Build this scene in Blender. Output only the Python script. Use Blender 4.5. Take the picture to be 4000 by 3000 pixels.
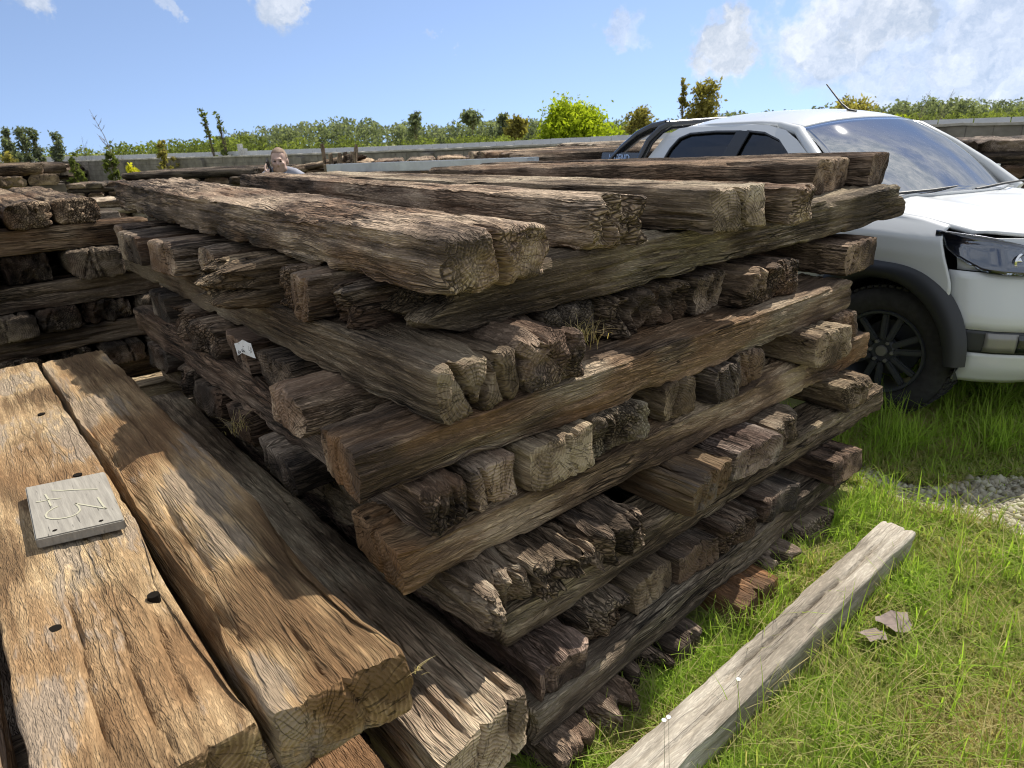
import bpy, bmesh, math, random
import numpy as np
from mathutils import Vector, Matrix
from mathutils.geometry import tessellate_polygon

# ------------------------------------------------------------------ scene, camera, light
sc = bpy.context.scene
for o in list(bpy.data.objects):
    bpy.data.objects.remove(o)
col = sc.collection
rad = math.radians

F_PX, HORIZON, ROLL, CAM_H = 2600.0, 535.0, rad(2.2), 1.66     # in pixels of the 4000x3000 photograph
PITCH = math.atan((1500 - HORIZON) / F_PX)
cp, sp = math.cos(PITCH), math.sin(PITCH)
_R0, _U0, _F = np.array([1, 0, 0.]), np.array([0, sp, cp]), np.array([0, cp, -sp])
_R = math.cos(ROLL) * _R0 - math.sin(ROLL) * _U0
_U = math.sin(ROLL) * _R0 + math.cos(ROLL) * _U0
CAM = np.array([0, 0, CAM_H])

cd = bpy.data.cameras.new('camera')
cam = bpy.data.objects.new('camera', cd)
col.objects.link(cam)
m = Matrix(((_R[0], _U[0], -_F[0], 0), (_R[1], _U[1], -_F[1], 0), (_R[2], _U[2], -_F[2], CAM_H), (0, 0, 0, 1)))
cam.matrix_world = m
cd.sensor_width = 36
cd.lens = 36 * F_PX / 4000
cd.clip_start = 0.05
cd.clip_end = 3000
cd.dof.use_dof = True
cd.dof.focus_distance = 2.1
cd.dof.aperture_fstop = 6.5
sc.camera = cam

SUN_AZ, SUN_EL = rad(38), rad(50)
sd = bpy.data.lights.new('sun', 'SUN')
sd.energy = 2.9
sd.angle = rad(0.53)
sd.color = (1.0, 0.93, 0.82)
sun = bpy.data.objects.new('sun', sd)
col.objects.link(sun)
sdir = Vector((math.sin(SUN_AZ) * math.cos(SUN_EL), math.cos(SUN_AZ) * math.cos(SUN_EL), math.sin(SUN_EL)))
sun.rotation_euler = sdir.to_track_quat('Z', 'Y').to_euler()
sun.location = (6, 12, 20)

sc.view_settings.view_transform = 'Standard'
sc.view_settings.look = 'None'
sc.view_settings.gamma = 1
sc.view_settings.exposure = 1.3
sc.view_settings.use_curve_mapping = False
sc.cycles.max_bounces = 5
sc.cycles.diffuse_bounces = 3
sc.cycles.glossy_bounces = 3
sc.cycles.transparent_max_bounces = 12
sc.cycles.caustics_reflective = False
sc.cycles.caustics_refractive = False
sc.cycles.use_adaptive_sampling = True
sc.cycles.adaptive_threshold = .01
sc.cycles.adaptive_min_samples = 32
sc.cycles.use_denoising = True
sc.cycles.pixel_filter_type = 'BLACKMAN_HARRIS'
sc.cycles.filter_width = 1.05


def ray(x, y):
    return _F + _R * (x - 2000) / F_PX - _U * (y - 1500) / F_PX


def at_z(x, y, z):
    d = ray(x, y)
    return CAM + d * ((z - CAM_H) / d[2])


def at_y(x, y, Y):
    d = ray(x, y)
    return CAM + d * (Y / d[1])


YA = rad(-40)
AD = np.array([math.sin(YA), math.cos(YA), 0.])     # along the long axis of the stacks
BD = np.array([math.cos(YA), -math.sin(YA), 0.])    # across them


def AB(a, b, z=0.0):
    return AD * a + BD * b + np.array([0, 0, z])


def ab(x, y, z):
    P = at_z(x, y, z)
    return float(P @ AD), float(P @ BD)


# ------------------------------------------------------------------ node helper
class NT:
    def __init__(self, nt):
        self.nt = nt
        nt.nodes.clear()

    def n(self, t, **kw):
        nd = self.nt.nodes.new(t)
        for k, v in kw.items():
            if k == 'ins':
                for kk, vv in v.items():
                    self.set(nd, kk, vv)
            else:
                setattr(nd, k, v)
        return nd

    def set(self, nd, key, v):
        s = nd.inputs[key]
        if hasattr(v, 'is_linked') or hasattr(v, 'links'):
            self.nt.links.new(v, s)
        else:
            s.default_value = v

    def math(self, op, a, b=None, c=None, clamp=False):
        nd = self.n('ShaderNodeMath', operation=op, use_clamp=clamp)
        self.set(nd, 0, a)
        if b is not None:
            self.set(nd, 1, b)
        if c is not None:
            self.set(nd, 2, c)
        return nd.outputs[0]

    def vmath(self, op, a, b=None):
        nd = self.n('ShaderNodeVectorMath', operation=op)
        self.set(nd, 0, a)
        if b is not None:
            self.set(nd, 1, b)
        return nd.outputs['Value'] if op in ('LENGTH', 'DISTANCE', 'DOT_PRODUCT') else nd.outputs[0]

    def noise(self, vec, scale, detail=4, rough=.55, dist=0.):
        nd = self.n('ShaderNodeTexNoise')
        self.set(nd, 'Vector', vec)
        nd.inputs['Scale'].default_value = scale
        nd.inputs['Detail'].default_value = detail
        nd.inputs['Roughness'].default_value = rough
        nd.inputs['Distortion'].default_value = dist
        return nd.outputs[0]

    def voro(self, vec, scale, feature='DISTANCE_TO_EDGE', rnd=1.):
        nd = self.n('ShaderNodeTexVoronoi', feature=feature)
        self.set(nd, 'Vector', vec)
        nd.inputs['Scale'].default_value = scale
        nd.inputs['Randomness'].default_value = rnd
        return nd.outputs[0]

    def rng(self, v, a, b, c=0., d=1., smooth=False):
        nd = self.n('ShaderNodeMapRange')
        if smooth:
            nd.interpolation_type = 'SMOOTHSTEP'
        self.set(nd, 0, v)
        for i, x in enumerate((a, b, c, d)):
            nd.inputs[i + 1].default_value = x
        return nd.outputs[0]

    def mix(self, f, a, b, mode='MIX'):
        nd = self.n('ShaderNodeMix', data_type='RGBA', blend_type=mode)
        self.set(nd, 0, f)
        self.set(nd, 6, a)
        self.set(nd, 7, b)
        return nd.outputs[2]

    def ramp(self, f, stops):
        nd = self.n('ShaderNodeValToRGB')
        self.set(nd, 0, f)
        el = nd.color_ramp.elements
        while len(el) < len(stops):
            el.new(.5)
        for e, (p, c) in zip(el, stops):
            e.position = p
            e.color = (*c, 1)
        return nd.outputs[0]

    def bump(self, h, strength=.5, dist=.01, normal=None):
        nd = self.n('ShaderNodeBump')
        self.set(nd, 'Height', h)
        nd.inputs['Strength'].default_value = strength
        nd.inputs['Distance'].default_value = dist
        if normal is not None:
            self.set(nd, 'Normal', normal)
        return nd.outputs[0]

    def out(self, sh, target='ShaderNodeOutputMaterial'):
        o = self.n(target)
        self.set(o, 'Surface', sh)


def c3(c):
    return (c[0], c[1], c[2], 1)


def new_mat(name):
    mt = bpy.data.materials.new(name)
    mt.use_nodes = True
    return mt, NT(mt.node_tree)


def plain(name, colr, rough=.6, metal=0., noise=0., nscale=20., spec=.5, coat=0., bump=0.):
    mt, g = new_mat(name)
    b = g.n('ShaderNodeBsdfPrincipled')
    tc = g.n('ShaderNodeTexCoord')
    base = c3(colr)
    if noise:
        nz = g.noise(tc.outputs['Object'], nscale, 5, .6)
        base = g.mix(g.rng(nz, .3, .7), c3([x * (1 - noise) for x in colr]), c3([min(1, x * (1 + noise)) for x in colr]))
        if bump:
            g.set(b, 'Normal', g.bump(nz, bump, .01))
    g.set(b, 'Base Color', base)
    b.inputs['Roughness'].default_value = rough
    b.inputs['Metallic'].default_value = metal
    b.inputs['Specular IOR Level'].default_value = spec
    if coat:
        b.inputs['Coat Weight'].default_value = coat
        b.inputs['Coat Roughness'].default_value = .05
    g.out(b.outputs[0])
    return mt


# ------------------------------------------------------------------ world: clear sky with scattered cumulus, denser fill cloud behind
w = bpy.data.worlds.new('World')
sc.world = w
w.use_nodes = True
g = NT(w.node_tree)
sky = g.n('ShaderNodeTexSky', sky_type='NISHITA')
sky.sun_disc = False
sky.sun_elevation = SUN_EL
sky.sun_rotation = SUN_AZ
sky.air_density = .7
sky.dust_density = 0.1
sky.ozone_density = 3.0
sky.altitude = 800
tc = g.n('ShaderNodeTexCoord')
dirv = tc.outputs['Generated']
# the thin white haze band of the model sky is not in this clear air: look it up a little higher everywhere
g.set(sky, 'Vector', g.vmath('NORMALIZE', g.vmath('ADD', g.vmath('MULTIPLY', dirv, (1, 1, .8)), (0, 0, .17))))
warp = g.n('ShaderNodeTexNoise')
g.set(warp, 'Vector', dirv)
warp.inputs['Scale'].default_value = 13
warp.inputs['Detail'].default_value = 8
warp.inputs['Roughness'].default_value = .62
wv = g.vmath('MULTIPLY', g.vmath('SUBTRACT', warp.outputs['Color'], (.5, .5, .5)), (.17, .17, .15))
dw = g.vmath('ADD', dirv, wv)


def pdir(x, y):
    d = ray(x, y)
    return tuple(d / np.linalg.norm(d))


cm = None
for (x, y, r, dens) in ((2860, 170, .050, .85), (2990, 140, .03, .3), (3300, 130, .085, .75), (3200, 200, .07, .6), (3420, 45, .07, .8), (3560, 260, .13, .62), (3900, 200, .13, .7),
                        (3750, 330, .15, .6), (4100, 330, .2, .65), (3450, 330, .11, .42), (1180, -10, .030, .7), (1110, -45, .045, .7), (110, -30, .035, .6), (690, 8, .018, .4), (2470, 75, .035, .5),
                        (2530, 85, .03, .3), (3080, 160, .03, .4), (4600, 100, .25, .7), (5200, -300, .3, .7), (1750, 150, .012, .25)):
    dist = g.vmath('DISTANCE', dw, pdir(x, y))
    v = g.rng(dist, r, r * .55, 0, dens, True)
    cm = v if cm is None else g.math('MAXIMUM', cm, v)
# unseen cloud behind, mirrored in the windscreen, thickened to add fill light
sep = g.n('ShaderNodeSeparateXYZ')
g.set(sep, 0, dirv)
zz = g.math('ADD', g.math('MAXIMUM', sep.outputs[2], 0.02), .12)
flat = g.n('ShaderNodeCombineXYZ')
g.set(flat, 0, g.math('DIVIDE', sep.outputs[0], zz))
g.set(flat, 1, g.math('DIVIDE', sep.outputs[1], zz))
fld = g.noise(g.vmath('ADD', flat.outputs[0], (3.7, 1.9, 0)), 1.5, 8, .6)
behind = g.rng(sep.outputs[1], .72, .30, 0, 1, True)
fill_cloud = g.math('MULTIPLY', g.rng(fld, .30, .52, 0, .92, True), behind)
cm = g.math('MAXIMUM', cm, fill_cloud)
shade = g.noise(dw, 20, 6, .62)
ccol = g.mix(g.rng(shade, .35, .68), (.54, .61, .70, 1), (1.06, 1.07, 1.08, 1))
bg1 = g.n('ShaderNodeBackground')
g.set(bg1, 0, g.mix(1.0, sky.outputs[0], (1.20, 1.03, .92, 1), 'MULTIPLY'))
bg1.inputs[1].default_value = .085
bg2 = g.n('ShaderNodeBackground')
g.set(bg2, 0, ccol)
bg2.inputs[1].default_value = .40
ms = g.n('ShaderNodeMixShader')
g.set(ms, 0, cm)
g.set(ms, 1, bg1.outputs[0])
g.set(ms, 2, bg2.outputs[0])
g.out(ms.outputs[0], 'ShaderNodeOutputWorld')

# ------------------------------------------------------------------ object helpers
def tag(o, label=None, cat=None, group=None, kind=None):
    if label:
        o['label'] = label
    if cat:
        o['category'] = cat
    if group:
        o['group'] = group
    if kind:
        o['kind'] = kind
    return o


def mesh_np(name, V, Q=None, T=None, smooth=True, attrs=None):
    """mesh from numpy arrays: V (n,3), quads (m,4), triangles (k,3)"""
    me = bpy.data.meshes.new(name)
    V = np.asarray(V, np.float32).reshape(-1, 3)
    parts, sizes = [], []
    if Q is not None and len(Q):
        parts.append(np.asarray(Q, np.int32).reshape(-1))
        sizes.append(np.full(len(Q), 4, np.int32))
    if T is not None and len(T):
        parts.append(np.asarray(T, np.int32).reshape(-1))
        sizes.append(np.full(len(T), 3, np.int32))
    loops = np.concatenate(parts)
    tot = np.concatenate(sizes)
    st = np.concatenate([[0], np.cumsum(tot)[:-1]]).astype(np.int32)
    me.vertices.add(len(V))
    me.vertices.foreach_set('co', V.reshape(-1))
    me.loops.add(len(loops))
    me.loops.foreach_set('vertex_index', loops)
    me.polygons.add(len(tot))
    me.polygons.foreach_set('loop_start', st)
    me.polygons.foreach_set('loop_total', tot)
    if smooth:
        me.polygons.foreach_set('use_smooth', np.ones(len(tot), bool))
    me.update(calc_edges=True)
    if attrs:
        for k, v in attrs.items():
            v = np.asarray(v, np.float32)
            if v.ndim == 1:
                me.attributes.new(k, 'FLOAT', 'POINT').data.foreach_set('value', v)
            else:
                me.attributes.new(k, 'FLOAT_COLOR', 'POINT').data.foreach_set('color', np.concatenate([v, np.ones((len(v), 1), np.float32)], 1).reshape(-1))
    return me


def link(name, me, mat=None, parent=None, loc=None, rot=None):
    o = bpy.data.objects.new(name, me)
    col.objects.link(o)
    if mat is not None and me is not None and not me.materials:
        me.materials.append(mat)
    if parent is not None:
        o.parent = parent
    if loc is not None:
        o.location = loc
    if rot is not None:
        o.rotation_euler = rot
    return o


def empty(name, loc=(0, 0, 0), rz=0.):
    o = bpy.data.objects.new(name, None)
    col.objects.link(o)
    o.location = loc
    o.rotation_euler = (0, 0, rz)
    o.empty_display_size = .2
    return o


class MB:
    """collects boxes, tubes and sheets into one mesh"""
    def __init__(self):
        self.v, self.f = [], []

    def add(self, V, Fs):
        k = len(self.v)
        self.v += [tuple(x) for x in V]
        self.f += [tuple(i + k for i in f) for f in Fs]
        return self

    def box(self, c, s, rot=None, bev=0.):
        hx, hy, hz = s[0] / 2, s[1] / 2, s[2] / 2
        if bev <= 0:
            V = [(x, y, z) for x in (-hx, hx) for y in (-hy, hy) for z in (-hz, hz)]
            Fs = [(0, 1, 3, 2), (4, 6, 7, 5), (0, 4, 5, 1), (2, 3, 7, 6), (0, 2, 6, 4), (1, 5, 7, 3)]
        else:
            bm = bmesh.new()
            bmesh.ops.create_cube(bm, size=1)
            bmesh.ops.scale(bm, vec=s, verts=bm.verts)
            bmesh.ops.bevel(bm, geom=bm.edges[:], offset=bev, segments=2, affect='EDGES')
            bm.verts.index_update()
            V = [tuple(v.co) for v in bm.verts]
            Fs = [tuple(v.index for v in f.verts) for f in bm.faces]
            bm.free()
        M = rot if rot is not None else Matrix.Identity(3)
        V = [tuple((M @ Vector(v)) + Vector(c)) for v in V]
        return self.add(V, Fs)

    def tube(self, pts, rads, n=8, cap=True):
        pts = [Vector(p) for p in pts]
        if not hasattr(rads, '__len__'):
            rads = [rads] * len(pts)
        V, Fs = [], []
        ref = Vector((.3, .2, 1)).normalized()
        for i, p in enumerate(pts):
            t = (pts[min(i + 1, len(pts) - 1)] - pts[max(i - 1, 0)])
            t = t.normalized() if t.length > 1e-9 else Vector((0, 0, 1))
            a = t.cross(ref)
            if a.length < 1e-3:
                a = t.cross(Vector((1, 0, 0)))
            a.normalize()
            b = t.cross(a)
            for k in range(n):
                an = 2 * math.pi * k / n
                V.append(p + (a * math.cos(an) + b * math.sin(an)) * rads[i])
        for i in range(len(pts) - 1):
            for k in range(n):
                Fs.append((i * n + k, i * n + (k + 1) % n, (i + 1) * n + (k + 1) % n, (i + 1) * n + k))
        if cap:
            Fs.append(tuple(range(n - 1, -1, -1)))
            Fs.append(tuple((len(pts) - 1) * n + k for k in range(n)))
        return self.add(V, Fs)

    def build(self, name, mat, parent=None, smooth=False, loc=None):
        me = bpy.data.meshes.new(name)
        me.from_pydata([tuple(v) for v in self.v], [], self.f)
        bm = bmesh.new()
        bm.from_mesh(me)
        bmesh.ops.recalc_face_normals(bm, faces=bm.faces)
        bm.to_mesh(me)
        bm.free()
        if smooth:
            me.polygons.foreach_set('use_smooth', np.ones(len(me.polygons), bool))
            me.set_sharp_from_angle(angle=rad(40))
        return link(name, me, mat, parent, loc)


# ------------------------------------------------------------------ numpy noise
def _hash(ix, iy, iz, seed):
    h = (ix.astype(np.uint32) * np.uint32(374761393) + iy.astype(np.uint32) * np.uint32(668265263) + iz.astype(np.uint32) * np.uint32(2246822519) + np.uint32((seed * 3266489917) & 0xffffffff))
    h ^= h >> np.uint32(15)
    h *= np.uint32(2246822519)
    h ^= h >> np.uint32(13)
    h *= np.uint32(3266489917)
    h ^= h >> np.uint32(16)
    return h.astype(np.float32) / np.float32(4294967295.)


def noise3(x, y, z, seed=0):
    x, y, z = np.broadcast_arrays(np.asarray(x, np.float32), np.asarray(y, np.float32), np.asarray(z, np.float32))
    fx, fy, fz = np.floor(x), np.floor(y), np.floor(z)
    ix, iy, iz = fx.astype(np.int64), fy.astype(np.int64), fz.astype(np.int64)
    tx, ty, tz = x - fx, y - fy, z - fz
    tx = tx * tx * (3 - 2 * tx)
    ty = ty * ty * (3 - 2 * ty)
    tz = tz * tz * (3 - 2 * tz)
    r = 0
    with np.errstate(over='ignore'):
        for dx in (0, 1):
            for dy in (0, 1):
                for dz in (0, 1):
                    r = r + _hash(ix + dx, iy + dy, iz + dz, seed) * (tx if dx else 1 - tx) * (ty if dy else 1 - ty) * (tz if dz else 1 - tz)
    return r


def fbm(x, y, z, seed=0, octv=3):
    r, a, s, t = 0, 1., 1., 0.
    for i in range(octv):
        r = r + a * noise3(x * s, y * s, z * s, seed + i * 17)
        t += a
        a *= .5
        s *= 2.03
    return r / t


# ------------------------------------------------------------------ weathered timber material
# meshes carry guv = (length, girth) in metres plus low-frequency wear masks, so the shader needs only 2-D textures
def mul3(g, base, f):
    return g.mix(1.0, base, g.n('ShaderNodeCombineXYZ', ins={0: f, 1: f, 2: f}).outputs[0], 'MULTIPLY')


def noise2(g, vec, scale, detail=2, rough=.55):
    nd = g.n('ShaderNodeTexNoise', noise_dimensions='2D')
    g.set(nd, 'Vector', vec)
    nd.inputs['Scale'].default_value = scale
    nd.inputs['Detail'].default_value = detail
    nd.inputs['Roughness'].default_value = rough
    return nd.outputs[0]


def wood(name, c_dark, c_mid, c_light, c_stain, stain=.35, crack=1., bumpd=.008, c_patch=None, r1w=1., groove=1., wave=.018):
    out = []
    for part in ('side', 'end'):
        mt, g = new_mat(name + ('' if part == 'side' else '_end_grain'))
        oi = g.n('ShaderNodeObjectInfo')
        uv = g.n('ShaderNodeAttribute', attribute_name='guv').outputs['Vector']
        uv = g.vmath('MULTIPLY', uv, g.n('ShaderNodeCombineXYZ', ins={0: g.rng(oi.outputs['Random'], 0, 1, .7, 1.6), 1: g.rng(g.math('FRACT', g.math('MULTIPLY', oi.outputs['Random'], 5.7)), 0, 1, .75, 1.25), 2: 1.}).outputs[0])
        wear = g.n('ShaderNodeSeparateXYZ')
        g.set(wear, 0, g.n('ShaderNodeAttribute', attribute_name='wear').outputs['Vector'])
        patch, stn, amt = wear.outputs[0], wear.outputs[1], wear.outputs[2]
        if part == 'side':
            wv = g.math('MULTIPLY', g.math('SUBTRACT', noise2(g, g.vmath('MULTIPLY', uv, (6., 11., 1)), 1., 1.5, .5), .5), wave)
            uw = g.vmath('ADD', uv, g.n('ShaderNodeCombineXYZ', ins={1: wv}).outputs[0])
            streak = noise2(g, g.vmath('MULTIPLY', uw, (5.5, 64, 1)), 1., 3, .6)
            fibre = noise2(g, g.vmath('MULTIPLY', uw, (22., 230, 1)), 1., 1.5, .5)
            c1 = noise2(g, g.vmath('MULTIPLY', uw, (1.1, 24, 1)), 1., 2, .5)
            creA = g.rng(g.math('ABSOLUTE', g.math('SUBTRACT', streak, .5)), 0, .10, 0, 1, True)      # 0 in the groove
            creB = g.rng(g.math('ABSOLUTE', g.math('SUBTRACT', fibre, .5)), 0, .12, 0, 1, True)
            split = g.math('MULTIPLY', g.rng(g.math('ABSOLUTE', g.math('SUBTRACT', c1, .5)), .003, .018, 1, 0, True), g.rng(amt, .35, .7, 0, r1w))
            gA = g.math('MULTIPLY', g.math('SUBTRACT', 1, creA), g.rng(amt, .2, .65, .25 * groove, groove))
            gB = g.math('MULTIPLY', g.math('SUBTRACT', 1, creB), .38 * (.4 + .6 * groove))
            crk = g.math('MAXIMUM', split, g.math('MAXIMUM', g.math('MULTIPLY', gA, .8), gB))
            height = g.math('SUBTRACT', g.math('MULTIPLY', streak, .5), g.math('ADD', g.math('MULTIPLY', gA, .75 * crack), g.math('ADD', g.math('MULTIPLY', gB, .45), g.math('MULTIPLY', split, 1.2 * crack))))
            tone = g.math('MULTIPLY', g.math('SUBTRACT', noise2(g, g.vmath('MULTIPLY', uw, (1.6, 40, 1)), 1., 4, .65), .5), 1.6)
            fine = g.rng(fibre, .25, .75, .82, 1.16)
        else:
            P = g.n('ShaderNodeTexCoord').outputs['Object']
            sx = g.n('ShaderNodeSeparateXYZ')
            g.set(sx, 0, P)
            cx = g.n('ShaderNodeCombineXYZ')
            R = oi.outputs['Random']
            g.set(cx, 0, g.math('ADD', sx.outputs[1], g.rng(R, 0, 1, -.07, .07)))
            g.set(cx, 1, g.math('SUBTRACT', sx.outputs[2], g.rng(g.math('FRACT', g.math('MULTIPLY', R, 7.3)), 0, 1, -.02, .16)))
            v2 = g.vmath('ADD', cx.outputs[0], g.n('ShaderNodeCombineXYZ', ins={0: g.math('MULTIPLY', R, 31.), 1: g.math('MULTIPLY', R, 17.)}).outputs[0])
            nz = noise2(g, v2, 24, 4, .6)
            rr = g.math('ADD', g.vmath('LENGTH', cx.outputs[0]), g.math('MULTIPLY', g.math('SUBTRACT', nz, .5), .020))
            rings = g.math('SINE', g.math('MULTIPLY', rr, 620.))
            sp2 = g.n('ShaderNodeSeparateXYZ')
            g.set(sp2, 0, cx.outputs[0])
            ang = g.math('ARCTAN2', sp2.outputs[1], sp2.outputs[0])
            pol = g.n('ShaderNodeCombineXYZ', ins={0: g.math('ADD', g.math('MULTIPLY', ang, 3.6), g.math('MULTIPLY', R, 40.)), 1: g.math('MULTIPLY', rr, 9.)})
            pol2 = g.n('ShaderNodeCombineXYZ', ins={0: g.math('ADD', g.math('MULTIPLY', ang, 13.), g.math('MULTIPLY', R, 70.)), 1: g.math('MULTIPLY', rr, 22.)})
            chk = g.rng(g.math('ABSOLUTE', g.math('SUBTRACT', noise2(g, pol.outputs[0], 1., 2, .5), .5)), 0, .022, 1, 0, True)
            chk2 = g.rng(noise2(g, pol2.outputs[0], 1., 2, .5), .60, .70, 0, 1, True)
            crk = g.math('MAXIMUM', g.math('MULTIPLY', chk, .45), g.math('MULTIPLY', chk2, g.rng(amt, .3, .7, .1, .8)))
            vn = g.n('ShaderNodeTexVoronoi', feature='DISTANCE_TO_EDGE', voronoi_dimensions='2D')
            g.set(vn, 'Vector', g.vmath('ADD', v2, g.n('ShaderNodeCombineXYZ', ins={0: g.math('MULTIPLY', nz, .03), 1: g.math('MULTIPLY', nz, -.03)}).outputs[0]))
            g.set(vn, 'Scale', g.rng(R, 0, 1, 60, 100))
            kz = g.n('ShaderNodeSeparateXYZ')
            g.set(kz, 0, g.n('ShaderNodeAttribute', attribute_name='guv').outputs['Vector'])
            blk = g.math('MULTIPLY', g.rng(vn.outputs[0], 0, .26, 1, 0, True), g.math('MULTIPLY', kz.outputs[2], g.rng(amt, .25, .6, .25, 1.)))
            crk = g.math('MAXIMUM', crk, g.math('MULTIPLY', blk, .9))
            height = g.math('SUBTRACT', g.math('ADD', g.math('MULTIPLY', rings, .10), g.math('MULTIPLY', nz, 1.2)), g.math('MULTIPLY', crk, .8 * crack))
            tone = g.math('ADD', g.math('MULTIPLY', g.math('SUBTRACT', nz, .5), 1.0), g.math('SUBTRACT', g.math('MULTIPLY', rings, .08), .16))
            fine = g.rng(rings, -1, 1, .93, 1.05)
        f1 = g.math('ADD', tone, g.math('ADD', g.math('MULTIPLY', g.math('SUBTRACT', patch, .5), 1.7), .5), clamp=True)
        base = g.ramp(f1, ((.10, c_dark), (.5, c_mid), (.9, c_light)))
        base = g.mix(g.math('MULTIPLY', g.rng(stn, .50, .68), stain), base, c3(c_stain))
        if c_patch is not None:
            base = g.mix(g.math('MULTIPLY', g.rng(g.math('ADD', g.math('MULTIPLY', patch, .55), g.math('MULTIPLY', streak if part == 'side' else nz, .5)), .57, .66), .65), base, c3(c_patch))
        base = mul3(g, base, fine)
        base = mul3(g, base, g.math('SUBTRACT', 1, g.math('MULTIPLY', crk, .86 * min(1, crack))))
        base = g.mix(1.0, base, oi.outputs['Color'], 'MULTIPLY')
        b = g.n('ShaderNodeBsdfPrincipled')
        g.set(b, 'Base Color', base)
        b.inputs['Roughness'].default_value = .9
        b.inputs['Specular IOR Level'].default_value = .18
        g.set(b, 'Normal', g.bump(height, 1., bumpd * 1.45))
        g.out(b.outputs[0])
        out.append(mt)
    return out


M_WOOD = wood('weathered_timber', (0.093, 0.074, 0.059), (0.266, 0.212, 0.168), (0.458, 0.381, 0.299), (0.247, 0.154, 0.098), stain=.45)
M_GREY = wood('silvered_timber', (0.143, 0.114, 0.088), (0.344, 0.280, 0.216), (0.496, 0.433, 0.340), (0.205, 0.141, 0.092), stain=.3, groove=.75, wave=.012)
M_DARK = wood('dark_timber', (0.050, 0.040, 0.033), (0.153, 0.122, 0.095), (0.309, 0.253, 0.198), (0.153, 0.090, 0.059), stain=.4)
M_TAN = wood('tan_timber', (0.160, 0.106, 0.059), (0.349, 0.254, 0.150), (0.472, 0.365, 0.230), (0.236, 0.142, 0.073), stain=.55, crack=.9, bumpd=.007, c_patch=(0.255, 0.227, 0.203), r1w=.6, groove=.42, wave=.007)
M_RUST = wood('rusty_timber', (0.112, 0.078, 0.055), (0.286, 0.204, 0.137), (0.446, 0.355, 0.256), (0.286, 0.163, 0.082), stain=.7, groove=.7, wave=.012)
M_PLANK = wood('pale_plank', (0.246, 0.223, 0.189), (0.398, 0.370, 0.324), (0.482, 0.453, 0.402), (0.306, 0.266, 0.220), stain=.3, crack=.5, bumpd=.004, r1w=.5, groove=.3, wave=.006)


# ------------------------------------------------------------------ one timber
def perim(wd, h, n, r=.014):
    pts = []
    for (cy, cz, a0) in ((wd / 2 - r, r, -90), (wd / 2 - r, h - r, 0), (-wd / 2 + r, h - r, 90), (-wd / 2 + r, r, 180)):
        for k in range(6):
            a = rad(a0 + k * 18)
            pts.append((cy + r * math.cos(a), cz + r * math.sin(a), math.cos(a), math.sin(a)))
    pts.append(pts[0])
    pts = np.array(pts)
    seg = np.hypot(*(np.diff(pts[:, :2], axis=0).T))
    s = np.concatenate([[0], np.cumsum(seg)])
    t = np.linspace(0, s[-1], n)
    q = np.stack([np.interp(t, s, pts[:, i]) for i in range(4)], 1)
    q[:, 2:] /= np.maximum(np.hypot(q[:, 2], q[:, 3])[:, None], 1e-6)
    return np.concatenate([q, t[:, None]], 1)


ENDS = {'cut': (.010, 24, 24, .005), 'worn': (.026, 13, 13, .010), 'knob': (.035, 20, 20, .02), 'torn': (.13, 22, 9, .03), 'split': (.16, 9, 26, .03), 'point': (.20, 7, 14, .03)}


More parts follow.
